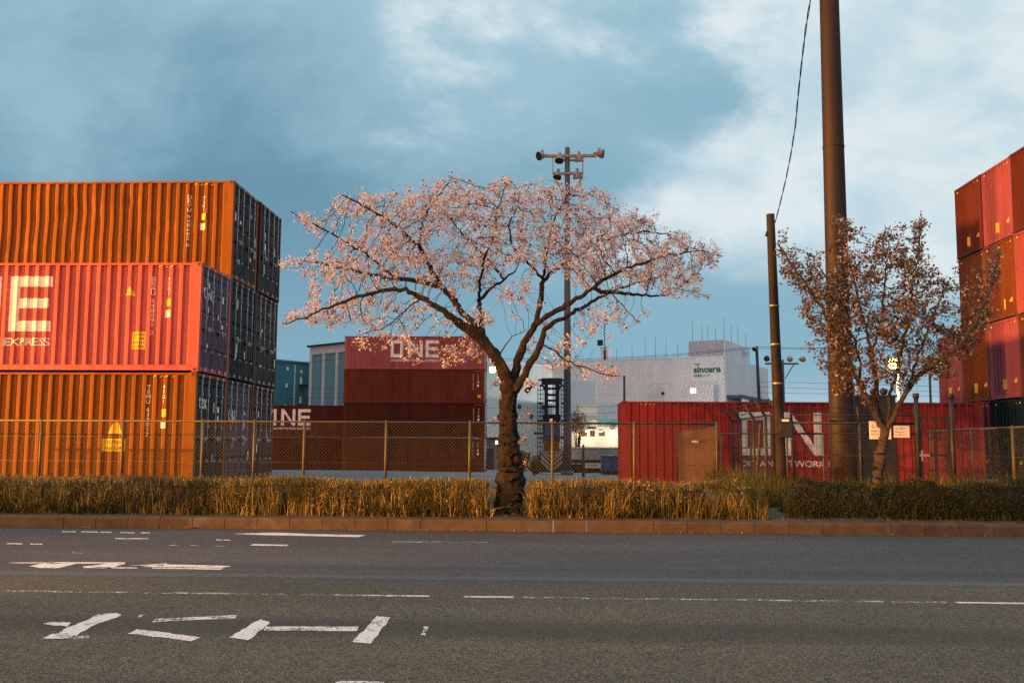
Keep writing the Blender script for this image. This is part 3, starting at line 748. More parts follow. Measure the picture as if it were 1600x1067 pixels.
# unlit floodlight pole far right of the narrow pole
Yf = 75.0; Xf = xof(1226, Yf)
tf, hf = cross('floodlight_pole', 'unlit pole with three round floodlights far behind the crimson container', 'floodlight pole', Xf, Yf, gz(Xf, Yf), zof(562, Yf, 1226), .14, .09)
sf = Yf/FPX
mb = MB(); zc = hf - 5*sf; mb.box(-27*sf, -.06, zc-.12, 24*sf, .06, zc); mb.bar((3*sf, 0, zc-1.2), (17*sf, 0, zc-.1), .06, .06); mb.build('crossarm', M['blacksteel'], tf)
for px, ax in ((1203, (-.6, -.8, .1)), (1237.5, (.1, .95, .15)), (1254.5, (.7, .5, .05))):
    mb = MB(); bell(mb, ((px-1226)*sf, -.05, zc+.28), ax, .22, .4); mb.build('floodlight', [arm_m, M['blacksteel']], tf)
# thin far poles
for px, pt, Yd, r, lb in ((1191, 541, 70, .12, 'dark thin pole with a hooked top just left of the narrow wooden pole'), (976, 588, 48, .06, 'short dark pole rising behind the left corner of the crimson container'), (1457, 584, 70, .09, 'bare thin pole between the leafy tree and the right stack')):
    X0 = xof(px, Yd); zb = gz(X0, Yd); zt = zof(pt, Yd, px)
    t = thing('utility_pole', lb, 'pole', (X0, Yd, zb)); lean = -.25 if px == 1191 else 0
    mb = MB(); mb.tube([(0,0,0), (lean*.5,0,(zt-zb)*.5), (lean,0,zt-zb)], [r*1.15, r, r*.85], 10); mb.build('shaft', M['blacksteel'], t)
    if px == 1191:
        mb = MB(); bell(mb, (lean-.12, -.1, zt-zb-.15), (-.5, -.6, -.5), .16, .3); mb.build('floodlight', [arm_m, M['blacksteel']], t)
        mb = MB(); mb.bbox(-.12, -.2, (zt-zb)*.42, .12, .16, (zt-zb)*.42+.5, .02); mb.build('junction_box', M['galv'], t)
    else:
        mb = MB(); mb.tube([(lean,0,zt-zb), (lean,0,zt-zb+.06)], r*1.2, 10); mb.build('cap', M['galv'], t)

# ------------------------------------------------------------------ big rust pole and narrow pole
Yp = 26.6; Xp = xof(1316, Yp); zb = gz(Xp, Yp)
t = thing('steel_column', 'massive rust brown steel column towering behind the leafy tree', 'column', (Xp, Yp, zb))
mb = MB(); mb.tube([(0,0,k*17/12) for k in range(13)], [.325-.085*k/12 for k in range(13)], 32); mb.build('shaft', M['rustpole'], t)
mb = MB(); mb.box(-.5, -.5, -.1, .5, .5, .06)
for k in range(8):
    a = k*math.pi/4; mb.obox((math.cos(a)*.40, math.sin(a)*.40, .2), ((math.cos(a), math.sin(a), 0), (-math.sin(a), math.cos(a), 0), (0,0,1)), (.09, .012, .16))
mb.build('base_plate', M['rustpole'], t)
mb = MB(); mb.tube([(.36,.2,0), (.36,.2,3.0)], .07, 10); mb.build('conduit', M['darksteel'], t)
for z_ in (4.2, 9.4):
    mb = MB(); r_ = .325-.085*z_/17; mb.tube([(0,0,z_-.03), (0,0,z_-.02), (0,0,z_+.02), (0,0,z_+.03)], [r_, r_+.012, r_+.012, r_], 32, cap=False); mb.build('weld_band', M['rustpole'], t)

Yw = 24.6; Xw = xof(1219.5, Yw); zb = gz(Xw, Yw); zt = zof(335, Yw, 1207)
t = thing('utility_pole', 'narrow weathered pole with a small dark box, loose cable at its top', 'pole', (Xw, Yw, zb))
hh = zt-zb; mb = MB(); mb.tube([(0,0,-.1)] + [(-.012*k, 0, hh*k/10) for k in range(1, 11)], [.145-.0045*k for k in range(11)], 18); mb.build('shaft', M['wood'], t)
for k in (.38, .52, .66):
    mb = MB(); mb.tube([(-.12*k, 0, hh*k), (-.12*k, 0, hh*k+.035)], .132, 18, cap=False); mb.build('band', M['galv'], t)
mb = MB(); zz = zof(684, Yw, 1224)-zb; z2 = zof(653, Yw, 1224)-zb; mb.bbox(-.07, -.30, zz, .20, -.12, z2, .015); bx = mb.build('meter_box', M['blacksteel'], t)
mb = MB(); mb.box(-.02, -.305, z2-.09, .15, -.301, z2-.04); mb.build('nameplate', M['white'], bx)
mb = MB(); mb.tube([(-.14,0,hh-.5), (-.22,-.02,hh-.48), (-.24,-.02,hh-.56)], [.035,.05,.03], 8); mb.build('insulator', M['blacksteel'], t)
mb = MB(); mb.tube([(-.17, -.06, 0), (-.16, -.06, hh*.45), (-.19,-.05,hh-.55)], .012, 5); mb.build('ground_wire', M['blacksteel'], t)
pts = []
for px, py, yd in ((1211, 348, 24.5), (1219, 318, 23.4), (1228, 280, 22.2), (1236, 240, 21), (1243, 195, 19.8), (1247, 150, 18.5), (1253, 95, 17.3), (1259, 45, 16), (1267, -5, 14.6), (1276, -60, 13)): pts.append(at(px, py, yd))
for k in range(1, 6): pts.append(pts[9] + (pts[9]-pts[8])*(k*2.2) + Vector((0, 0, -.10*k*k)))       # on across the road, overhead
fine = []
for i in range(len(pts)-1):
    for k in range(6): fine.append(pts[i].lerp(pts[i+1], k/6))
mb = MB()
for s2 in (0, math.pi):
    mb.tube([p + Vector((math.cos(i*.9+s2)*.010, 0, math.sin(i*.9+s2)*.012)) for i, p in enumerate(fine)], .008, 5)
tag(mb.build('overhead_cable', M['black']), 'loose twisted black cable rising from the narrow pole out of the frame', 'cable')

# ------------------------------------------------------------------ chain link fences
def mesh_panel(mb, A, B, z0a, z0b, h, pitch=.085, r=.0015, mi=0):
    A = Vector(A); B = Vector(B); ln = (B-A).length; dx = (B-A)/ln; nrm = Vector((-dx.y, dx.x, 0))
    zb_ = lambda u: z0a + (z0b-z0a)*u/ln
    def strand(u0, v0, u1, v1, o_):
        p = A + dx*u0; q = A + dx*u1
        p = Vector((p.x, p.y, zb_(u0)+v0)) + nrm*o_; q = Vector((q.x, q.y, zb_(u1)+v1)) + nrm*o_
        d_ = (q-p).normalized(); a = d_.cross(nrm).normalized()*r; b_ = nrm*r
        o = len(mb.v); mb.v += [tuple(p+a-b_), tuple(p-a-b_), tuple(p+b_), tuple(q+a-b_), tuple(q-a-b_), tuple(q+b_)]
        for f in ((0,1,4,3), (1,2,5,4), (2,0,3,5)): mb.f.append(tuple(i+o for i in f)); mb.m.append(mi); mb.sm.append(False)
    n = int((ln+h)/pitch)
    for k in range(n+1):
        c = k*pitch - h
        u0, v0 = (c, 0) if c >= 0 else (0, -c); u1, v1 = (c+h, h) if c+h <= ln else (ln, ln-c)
        if u1-u0 > .01:
            strand(u0, v0, u1, v1, .003); strand(ln-u0, v0, ln-u1, v1, -.003)
def fence_thing(label, A, B, posts, h, z0=None, pr=.032, postmat='fencepost', wiremat='wire', toprail=True, group=None, midwires=(.35, .75), arms=None, rails=(), pitch=.085, name='chain_link_fence', ph=.03, base=0):
    A = Vector(A); B = Vector(B); ln = (B-A).length; dx = (B-A)/ln
    ga = gz(A.x, A.y) if z0 is None else z0; gb = gz(B.x, B.y) if z0 is None else z0
    t = thing(name, label, 'fence', (A.x, A.y, ga), group)
    rel = lambda u, z: Vector((dx.x*u, dx.y*u, (gb-ga)*u/ln + z))
    for u in posts:
        mb = MB(); mb.tube([rel(u, -.3), rel(u, h+ph)], pr, 10); mb.tube([rel(u, h+ph), rel(u, h+ph+.02)], [pr*1.1, pr*.5], 10)
        if arms: mb.tube([rel(u, h-.02), rel(u, h) + Vector(arms)], pr*.8, 8)
        p_ = mb.build('post', M[postmat], t)
    mb = MB(); nn = max(1, int(ln/4))
    mesh_panel(mb, (0,0,0), (B-A).to_tuple(), .04, (gb-ga)+.04, h-.05, pitch)
    for mw in midwires: mb.tube([rel(0, h*mw), rel(ln, h*mw)], .004, 4)
    mb.build('wire_mesh', M[wiremat], t)
    if toprail: mb = MB(); mb.tube([rel(0, h), rel(ln, h)], pr*.75, 10); mb.build('top_rail', M[postmat], t)
    for rz_ in rails: mb = MB(); mb.tube([rel(0, rz_), rel(ln, rz_)], .017, 6); mb.build('rail', M[postmat], t)
    if arms:
        for k in (.35, .65, .95):
            mb = MB(); o_ = Vector(arms)*k; mb.tube([rel(u, h) + o_ + Vector((0,0,-.02 if i % 2 else 0)) for i, u in enumerate(np.linspace(0, ln, 14))], .006, 4)
            for i in range(int(ln/.15)): q = rel(i*.15+.05, h) + o_; mb.tube([q+Vector((-.02,0,-.025)), q+Vector((.02,.0,.025))], .004, 3)
            mb.build('barbed_wire', M['blacksteel'], t)
    return t
YF = 24.0; xa = -17.0; xe = xof(1120, YF)
posts_px = (-65, 63, 191, 316, 397, 475, 603, 734, 863, 991, 1120)
fence_thing('low green chain link fence running behind the clipped grass hedge', (xa, YF, 0), (xe, YF, 0), [xof(p, YF)-xa for p in posts_px if xof(p, YF) > xa], 1.5, z0=.6)
mb = MB(); mb.bbox(xe-.28, YF-.14, .40, xe+.16, YF+.14, .60, .02); tag(mb.build('footing_block', M['kerb']), 'small concrete block under the end post of the low green fence', 'concrete block')
# brown mesh screen behind the fence end
m, t_, b_ = new_mat('brown_mesh_screen'); b_.inputs['Base Color'].default_value = (.13, .085, .055, 1); b_.inputs['Roughness'].default_value = .8
ck = nd(t_, 'ShaderNodeTexChecker'); ck.inputs['Scale'].default_value = 90; cc0 = nd(t_, 'ShaderNodeTexCoord'); t_.links.new(cc0.outputs['Object'], ck.inputs['Vector'])
trn = nd(t_, 'ShaderNodeBsdfTransparent'); mxs = nd(t_, 'ShaderNodeMixShader'); t_.links.new(math_(t_, 'MULTIPLY_ADD', ck.outputs['Fac'], .25, .62), mxs.inputs[0]); t_.links.new(trn.outputs[0], mxs.inputs[1]); t_.links.new(b_.outputs[0], mxs.inputs[2]); t_.links.new(mxs.outputs[0], t_.nodes['Material Output'].inputs[0]); M['screen'] = m
YS = 24.25; p0, p1, p2, p3 = at(1058.5, 756, YS), at(1117, 760, YS), at(1117, 663, YS), at(1058.5, 675.5, YS)
t = thing('mesh_screen', 'brown see-through screen panel with sloping top at the end of the low fence', 'screen panel', (p0.x, YS, p0.z))
rl_ = lambda p: p - Vector((p0.x, YS, p0.z))
mb = MB(); mb.add([rl_(p) for p in (p0, p1, p2, p3)], [(0,1,2,3)]); mb.build('netting', M['screen'], t)
for a, c in ((p0, p1), (p1, p2), (p2, p3), (p3, p0)):
    mb = MB(); mb.tube([rl_(a), rl_(c)], .014, 6); mb.build('frame_bar', M['darksteel'], t)
mb = MB(); q = at(1081, 688, YS)
for k in range(3): mb.box(rl_(q).x+k*.055, -.03, rl_(q).z-.05, rl_(q).x+.035+k*.055, -.022, rl_(q).z)
mb.build('small_plate', M['white'], t)

# dark barbed fence: a run going away from the road, then a run along it
XB = 5.68; ZBF = .55
fence_thing('dark barbed wire fence run going away from the road, arms leaning left', (XB, 25.4, 0), (XB, 32.0, 0), [.02, 1.6, 3.2, 5.2, 6.6], 1.85, z0=ZBF, pr=.04, postmat='blacksteel', wiremat='blacksteel', arms=(-.26, .02, .38), midwires=(), toprail=True, rails=(1.0,), group='dark barbed wire fencing')
x2 = xof(1432, 25.4)
fence_thing('dark barbed wire fence along the road in front of the rust column', (XB+.3, 25.4, 0), (x2, 25.4, 0), [.02, 1.7, x2-XB-.3], 1.62, z0=ZBF, pr=.042, postmat='blacksteel', wiremat='wire', midwires=(.5,), toprail=True, rails=(1.82, 1.36), group='dark barbed wire fencing', arms=(-.06, -.02, .42))
fence_thing('low dark fence far behind the barbed one, before the crimson container', (xof(1122, 31), 31, 0), (xof(1292, 31), 31, 0), [.1, 1.0, 2.1, 3.2], 1.66, z0=.32, pr=.03, postmat='fencepost', wiremat='darksteel', midwires=())
# gate
Yg = 25.2; g0, g1_ = xof(1434, Yg), xof(1489, Yg); gzb = gz(9.8, Yg)
t = thing('metal_gate', 'dark metal gate between two capped posts at the right', 'gate', (g0, Yg, gzb)); gw = g1_-g0; gh = zof(652, Yg, 1460)-gzb
for u in (0, gw):
    mb = MB(); zt_ = zof(622, Yg, 1460)-gzb; mb.tube([(u,0,-.1), (u,0,zt_)], .055, 12); po = mb.build('post', M['blacksteel'], t)
    mb = MB(); mb.tube([(u,0,zt_), (u,0,zt_+.12)], .075, 12); mb.build('cap', M['blacksteel'], po)
mb = MB()
for z in (.12, gh*.52, gh): mb.box(.08, -.02, z-.025, gw-.08, .02, z+.025)
for u in (.10, gw*.5, gw-.10): mb.box(u-.022, -.017, .145, u+.022, .017, gh-.03)
mb.build('gate_frame', M['blacksteel'], t)
mb = MB(); mesh_panel(mb, (.1,.025,0), (gw-.1,.025,0), .12, .12, gh-.14, .07); mb.build('wire_mesh', M['blacksteel'], t)
mb = MB(); mb.box(.02, -.07, gh*.50, .26, -.04, gh*.50+.06); mb.box(.06, -.06, gh*.44, .10, -.045, gh*.58); mb.build('latch', M['rod'], t)
# fence at the right edge, running away from the road
fence_thing('green chain link fence at the right edge, running away from the road', (xof(1582, 25.3), 22.6, 0), (xof(1582, 25.3)+.05, 31, 0), [.1, 2.7, 5.2, 8.2], 1.46, z0=.62, pr=.035, midwires=(.5,))

# black cabinet with two notices
Yk = 27.3; k0, k1 = xof(1338, Yk), xof(1402, Yk); kz = gz(8.7, Yk); kt = zof(617, Yk, 1370)-kz
t = thing('equipment_cabinet', 'tall black steel cabinet behind the leafy tree trunk', 'cabinet', (k0, Yk, kz)); kw = k1-k0
mb = MB(); mb.bbox(0, 0, .08, kw, .9, kt-.06, .02); mb.build('body', M['blacksteel'], t)
mb = MB(); mb.bbox(-.04, -.05, kt-.06, kw+.04, .95, kt, .015); mb.build('roof', M['darksteel'], t)
for u in (.03, kw/2+.01):
    mb = MB(); mb.bbox(u, -.035, .15, u+kw/2-.04, -.003, kt-.12, .008); dr = mb.build('door', M['blacksteel'], t)
    mb = MB(); mb.box(u+(kw/2-.10 if u < .1 else .03), -.06, 1.0, u+(kw/2-.07 if u < .1 else .06), -.038, 1.22); mb.build('handle', M['rod'], dr)
mb = MB(); mb.box(-.06, -.06, -.1, kw+.06, 1.0, .075); mb.build('plinth', M['kerb'], t)
for px in (1375, 1391):
    mb = MB(); u = xof(px, Yk)-k0; mb.tube([(u, .4, kt), (u, .4, kt+.10), (u+.03, .38, kt+.2)], [.05,.11,.08], 10); mb.build('vent_cap', M['blacksteel'], t)
def sign(label, px0, py0, px1, py1, Yd, lines):
    a, c = at(px0, py1, Yd), at(px1, py0, Yd); t = thing('notice_board', label, 'sign', (a.x, Yd, a.z)); W_, H__ = c.x-a.x, c.z-a.z
    mb = MB(); mb.bbox(0, 0, 0, W_, .02, H__, .004); mb.build('panel', M['whiteboard'], t)
    mb = MB()
    for s, v, h in lines:
        tr, w0, h0 = text_tris(s); k = min(W_*.86/w0, h*H__/h0)
        mb_polys = [[(W_*.07+p[0]*k, v*H__+p[1]*k) for p in q] for q in tr]
        for q in mb_polys: mb.add([(p[0], -.003, p[1]) for p in q], [(0,1,2)])
    mb.build('lettering', M['darksteel'], t)
sign('larger white notice partly hidden by the leafy tree trunk', 1359, 658, 1392, 686, 25.30, [('立入禁止', .62, .2), ('関係者以外の立入を', .40, .10), ('禁止します', .22, .10)])
sign('smaller white notice to the right of the leafy tree trunk', 1397, 665, 1421, 683.5, 25.30, [('立入禁止', .66, .2), ('関係者以外の', .40, .12), ('立入を禁止します', .2, .12)])
# leaning timber stake by the barbed fence
mb = MB(); a, c = at(1182, 752, 25.0), at(1188, 662, 25.1); mb.tube([a, a.lerp(c, .5)+Vector((.015,0,0)), c], [.045, .04, .035], 9)
tag(mb.build('timber_stake', M['bark2']), 'pale leaning timber stake inside the barbed fence, left of the narrow pole', 'stake')
# ------------------------------------------------------------------ trees
def colonise(limbs, attr, step, infl, kill, iters, seed, grav=0.0):
    P = []; par = []; rmin = []
    for li, (r0, r1, pts) in enumerate(limbs):
        pts = [np.array(p) for p in pts]; prev = -1
        if P:
            dd = np.linalg.norm(np.array(P) - pts[0], axis=1); prev = int(dd.argmin())
        seq = []
        for a, c in zip(pts, pts[1:]):
            n = max(1, int(np.linalg.norm(c-a)/(step*(.4 if li == 0 else 1)))); seq += [a + (c-a)*k/n for k in range(n)]      # resampled limb
        seq.append(pts[-1])
        for i, q in enumerate(seq):
            if i == 0 and prev >= 0: continue
            f = i/max(1, len(seq)-1)
            wob = np.random.default_rng(seed+li*997+i).normal(0, .012, 3) if 0 < i < len(seq)-1 else 0
            P.append(q+wob); par.append(prev); rmin.append(r0 + (r1-r0)*f); prev = len(P)-1
    nl = len(P); P = np.array(P); par = list(par); rmin = list(rmin)
    A = attr.copy(); r_ = np.random.default_rng(seed)
    near = np.full(len(A), -1); nd_ = np.full(len(A), 1e9)
    def upd(lo):
        nonlocal near, nd_
        for i in range(lo, len(P), 400):
            D = np.linalg.norm(A[:, None] - P[None, i:i+400], axis=2); j = D.argmin(1); dm = D[np.arange(len(A)), j]
            b_ = dm < nd_; near[b_] = j[b_]+i; nd_[b_] = dm[b_]
    upd(0)
    for it in range(iters):
        ok = nd_ < infl
        if not ok.any(): break
        acc = {}
        for a, n_ in zip(A[ok], near[ok]):
            v = a - P[n_]; v /= np.linalg.norm(v)+1e-9; acc.setdefault(int(n_), []).append(v)
        newp = []
        for n_, vs in acc.items():
            v = np.sum(vs, 0); ln = np.linalg.norm(v)
            if ln < 1e-6: continue
            pd = P[n_]-P[par[n_]] if par[n_] >= 0 else np.zeros(3); pl = np.linalg.norm(pd)
            v = v/ln + (.35*pd/pl if pl > 0 else 0) + r_.normal(0, .22, 3) + np.array([0, 0, grav]); v /= np.linalg.norm(v)
            newp.append(P[n_]+v*step); par.append(n_); rmin.append(0)
        lo = len(P); P = np.vstack([P, newp]); upd(lo)
        keep = nd_ > kill; A = A[keep]; near = near[keep]; nd_ = nd_[keep]
        if not len(A): break
    return P, np.array(par), np.array(rmin), nl
def radii(P, par, rmin, r0, ex):
    n = len(P); acc = np.zeros(n); nch = np.zeros(n, int)
    for i in range(n):
        if par[i] >= 0: nch[par[i]] += 1
    order = list(range(n))[::-1]; r = np.zeros(n)
    # children of a limb node can precede it only across limbs, so settle by repeated passes from the tips
    ch = [[] for _ in range(n)]
    for i in range(n):
        if par[i] >= 0: ch[par[i]].append(i)
    import sys; sys.setrecursionlimit(20000)
    root = int(np.where(par < 0)[0][0]); st = [(root, 0)]; post = []
    while st:
        i, s_2 = st.pop()
        post.append(i)
        for c in ch[i]: st.append((c, 0))
    for i in post[::-1]:
        r[i] = r0 if not ch[i] else sum(r[c]**ex for c in ch[i])**(1/ex)
    lim = r.copy()
    for i in range(n):
        if rmin[i] > 0: r[i] = max(min(r[i]*.8, rmin[i]*1.1), rmin[i]*.9)
    for i in post:                           # never thicker than the branch it grows from
        if par[i] >= 0: r[i] = min(r[i], r[par[i]]*.98 if rmin[i] == 0 else r[par[i]]*1.02)
    return r, ch, root
def wood_mesh(P, r, ch, root, name, mat, knots=0.0, rmax_bump=.05):
    mb = MB(); st = [(root, -1)]; rr = random.Random(3)
    while st:
        i, p = st.pop(); chain = ([p] if p >= 0 else []) + [i]
        while ch[i]:
            cs = sorted(ch[i], key=lambda c: -r[c])
            for c in cs[1:]: st.append((c, i))
            i = cs[0]; chain.append(i)
        if len(chain) < 2: continue
        rad = [r[k] for k in chain]
        if p >= 0: rad[0] = min(rad[0], rad[1]*1.25)
        rad[-1] *= .5
        mx_ = max(rad[1:]); n = 12 if mx_ > .08 else 8 if mx_ > .04 else 5 if mx_ > .012 else 3
        if mx_ > .05: rad = [q*(1 + rr.uniform(-.10, .16)*(1 if q > .05 else .3)) for q in rad]
        o_ = len(mb.v)
        if mx_ > .08: n = 30
        mb.tube([P[k] for k in chain], rad, n)
        if mx_ > .03:                        # burls, ridges and bark plates in the surface itself
            for a_, k in enumerate(chain):
                c_ = Vector(P[k]); g_ = knots*min(1, rad[a_]/.10)
                for b_ in range(n):
                    v = Vector(mb.v[o_+a_*n+b_]); d_ = v-c_
                    f_ = 1 + g_*(.15*noise.noise(v*4.0) + .14*noise.noise(v*10) + .26*noise.noise(Vector((v.x*24, v.y*24, v.z*6))) + .22*noise.noise(Vector((v.x*50, v.y*50, v.z*26))))
                    mb.v[o_+a_*n+b_] = tuple(c_ + d_*f_)
    return mb.mesh(name, mat)
def blobs(spec, Yt, dens, r_):
    out = []
    for px, py, rx, ry, dy, w_ in spec:
        n = max(3, int(rx*ry*dens*w_))
        v = r_.normal(0, 1, (n, 3)); v /= np.linalg.norm(v, axis=1)[:, None]; v *= r_.random((n, 1))**(1/2.6)
        for a in v:
            yd = Yt + a[1]*dy + (px % 7 - 3)*.10
            out.append(tuple(at(px + a[0]*rx, py + a[2]*ry, yd)))
    return np.array(out)
def flowers(cen, size, r_, cup=.35, up=.25):
    n = len(cen); nr = r_.normal(0, 1, (n, 3)); nr[:, 2] += up; nr /= np.linalg.norm(nr, axis=1)[:, None]
    a = np.cross(nr, r_.normal(0, 1, (n, 3))); a /= np.linalg.norm(a, axis=1)[:, None]+1e-9; b_ = np.cross(nr, a)
    s = (size*r_.uniform(.7, 1.2, n))[:, None]
    V_ = [cen - nr*s*cup]
    for k in range(5):
        t = 2*math.pi*k/5; V_.append(cen + (a*math.cos(t)+b_*math.sin(t))*s*r_.uniform(.75, 1.15, (n, 1)))
    V_ = np.stack(V_, 1).reshape(-1, 3); F = np.array([[0, 1+k, 1+(k+1) % 5] for k in range(5)])
    return V_, (F[None] + (np.arange(n)*6)[:, None, None]).reshape(-1, 3)
def leaves(cen, ln, wd, r_, up=0.0, updir=.2):
    n = len(cen); d_ = r_.normal(0, 1, (n, 3)); d_[:, 2] += updir; d_ /= np.linalg.norm(d_, axis=1)[:, None]
    s = np.cross(d_, r_.normal(0, 1, (n, 3))); s /= np.linalg.norm(s, axis=1)[:, None]+1e-9; nn_ = np.cross(d_, s)
    l_ = (ln*r_.uniform(.6, 1.25, n))[:, None]; w_ = (wd*r_.uniform(.7, 1.2, n))[:, None]
    V_ = np.stack([cen, cen + d_*l_*.45 + s*w_ + nn_*w_*.4, cen + d_*l_, cen + d_*l_*.45 - s*w_ + nn_*w_*.4], 1).reshape(-1, 3)
    F = np.array([[0, 1, 2], [0, 2, 3]])
    return V_, (F[None] + (np.arange(n)*4)[:, None, None]).reshape(-1, 3)
def shift(me_v, base): return me_v - np.array(base)

# -- the cherry in blossom
YT = 19.35; tb = at(797, 803, YT); tb.z = gz(tb.x, YT)-.02
def tr_(pts): return [tuple(at(px, py, YT+dy)) for px, py, dy in pts]
limbs = [
 (.29, .150, [tuple(tb)] + tr_([(796,775,0), (797,740,0), (795,700,0), (794,660,0), (794,630,0), (797,612,0)])),
 (.145, .06, tr_([(797,612,0), (788,585,-.05), (778,562,-.1), (765,545,-.15), (748,527,-.25), (728,512,-.4), (700,492,-.6), (680,478,-.7)])),
 (.058, .010, tr_([(680,478,-.7), (660,466,-.75), (632,453,-.9), (600,452,-1.0), (560,463,-1.1), (520,478,-1.2), (480,494,-1.3), (445,506,-1.35)])),
 (.085, .02, tr_([(765,545,-.15), (752,520,.1), (738,503,.3), (722,490,.45), (705,465,.6), (690,448,.8), (660,440,.95), (620,436,1.1), (575,428,1.2), (530,417,1.3), (470,407,1.4)])),
 (.05, .015, tr_([(690,448,.8), (676,428,.6), (668,405,.4), (655,386,.2), (628,360,0), (598,338,-.2), (560,318,-.4), (535,305,-.5)])),
 (.04, .012, tr_([(655,386,.2), (657,360,.3), (668,330,.5), (690,300,.6), (706,278,.6)])),
 (.035, .012, tr_([(620,436,1.1), (592,412,.9), (560,390,.6), (520,366,.4), (480,345,.2), (455,331,.1)])),
 (.065, .02, tr_([(752,520,.1), (752,495,.5), (749,470,.8), (765,452,.9), (787,436,1.1), (805,424,1.3)])),
 (.035, .012, tr_([(787,436,1.1), (770,412,1.2), (747,390,1.0), (722,366,.8), (705,345,.7), (690,325,.6)])),
 (.03, .01, tr_([(749,470,.8), (750,440,.3), (757,405,-.1), (770,370,-.3), (776,330,-.5), (790,290,-.6)])),
 (.105, .055, tr_([(797,612,0), (804,590,.1), (809,565,.15), (816,545,.2), (823,528,.2), (836,510,.2), (849,498,.1)])),
 (.062, .011, tr_([(849,498,.1), (868,486,0), (890,473,-.2), (912,460,-.4), (933,444,-.6), (960,428,-.7), (1000,412,-.8), (1045,398,-.9), (1095,392,-1.0)])),
 (.05, .015, tr_([(933,456,-.5), (955,457,-.3), (990,460,-.1), (1030,463,.1), (1042,462,.2)])),
 (.055, .018, tr_([(836,510,.2), (843,480,.4), (846,455,.6), (849,438,.7), (870,420,.9), (900,402,1.1), (930,380,1.3), (955,355,1.4)])),
 (.035, .012, tr_([(849,438,.7), (835,420,.4), (820,405,.2), (800,385,0), (795,355,-.2), (810,320,-.4)])),
 (.03, .01, tr_([(849,438,.7), (852,410,.3), (858,375,0), (870,335,-.3), (890,300,-.5)])),
 (.095, .05, tr_([(800,618,.05), (812,600,-.15), (822,580,-.2), (836,556,-.25), (846,538,-.25), (852,515,-.25), (866,503,-.2)])),
 (.045, .013, tr_([(866,503,-.2), (890,492,0), (915,478,.3), (935,465,.5), (965,452,.8), (1000,440,1.0), (1045,430,1.2), (1085,445,1.3)])),
 (.03, .01, tr_([(930,380,1.3), (965,370,1.1), (1005,362,.9), (1040,365,.7)])),
 (.022, .007, tr_([(846,538,-.25), (862,545,-.5), (880,560,-.7), (905,572,-.8), (940,584,-.9), (972,588,-1.0)])),
 (.018, .006, tr_([(660,466,-.75), (640,478,-.9), (620,498,-1.1), (600,512,-1.2), (565,522,-1.3), (545,530,-1.4)])),
 (.018, .006, tr_([(778,562,-.1), (787,545,-.3), (802,525,-.5), (825,515,-.7)])),
 (.016, .006, tr_([(955,457,-.3), (965,470,-.5), (985,490,-.7), (1000,505,-.8)])),
]
ar = np.random.default_rng(5)
spec = [(565,325,62,28,1.2,1), (640,340,75,42,1.5,1.2), (500,350,45,20,.9,.8), (470,335,22,7,.4,.8), (600,395,85,42,1.6,.9), (690,325,62,45,1.6,1.3), (700,288,22,16,.6,1.2), (765,325,62,45,1.7,1.3), (790,285,25,14,.6,1),
 (850,320,72,42,1.7,1.3), (905,300,32,26,.8,1.2), (930,335,48,38,1.4,1.1), (800,380,95,45,2.0,.75), (890,390,85,45,1.9,.9), (960,375,60,42,1.6,1), (1000,350,42,26,1.2,1), (1045,395,62,38,1.5,1.2), (1095,402,34,22,1.0,1.3), (1050,440,48,26,1.2,1), (1085,458,24,12,.5,.9),
 (1000,425,60,30,1.5,.7), (940,425,60,30,1.5,.55), (545,478,80,25,1.2,.8), (490,490,48,16,.7,.8), (460,415,32,16,.6,.6), (455,500,24,12,.5,1.2), (520,500,50,18,.8,1), (1110,395,18,20,.6,1.6), (515,420,50,26,1.2,.9), (610,490,80,30,1.2,.4), (660,410,80,40,1.6,.7), (720,420,60,40,1.6,.6),
 (940,510,45,34,1.0,.4), (985,495,30,14,.7,.4), (590,535,48,16,.7,.4), (690,550,70,22,.8,.45), (620,520,55,22,.8,.3), (740,560,28,20,.5,.5), (870,555,30,30,.8,.7), (905,578,38,18,.7,.9), (955,588,24,8,.4,.8), (880,525,24,18,.6,.6), (800,450,60,30,1.2,.35), (560,430,60,30,1.2,.6),
 (750,500,40,22,.8,.3), (840,600,8,10,.3,.3)]
att = blobs(spec, YT, .11, ar)
P, par, rmin, nl = colonise(limbs, att, .085, .9, .12, 70, 21)
r, ch, root = radii(P, par, rmin, .0034, 2.05)
cherry = thing('cherry_tree', 'spreading cherry tree in pale pink blossom with a gnarled forked trunk', 'tree', tuple(tb))
base = np.array(tb)
link('trunk', wood_mesh(P-base, r, ch, root, 'cherry_trunk', M['bark'], 1.0), cherry)
cand = [i for i in range(nl, len(P)) if r[i] < .016]
cen = []
for i in cand:
    q_ = P[i]; cl_ = math.sin(q_[0]*4.1+q_[1]*2.3)*math.sin(q_[2]*5.3-q_[0]*1.7+q_[1]*3.1)
    if ar.random() < (.78 if not ch[i] else .44)*(.52+.75*cl_)*min(1.15, .75+.16*(q_[2]-2.8)):
        k = ar.integers(12, 28); c0_ = P[i] + ar.normal(0, .02, 3); cen.append(c0_ + ar.normal(0, .044, (k, 3)))
cen = np.vstack(cen)
V_, F_ = flowers(cen - base, .0205, ar); link('blossom', arr_mesh('cherry_blossom', V_, F_, M['blossom']), cherry)
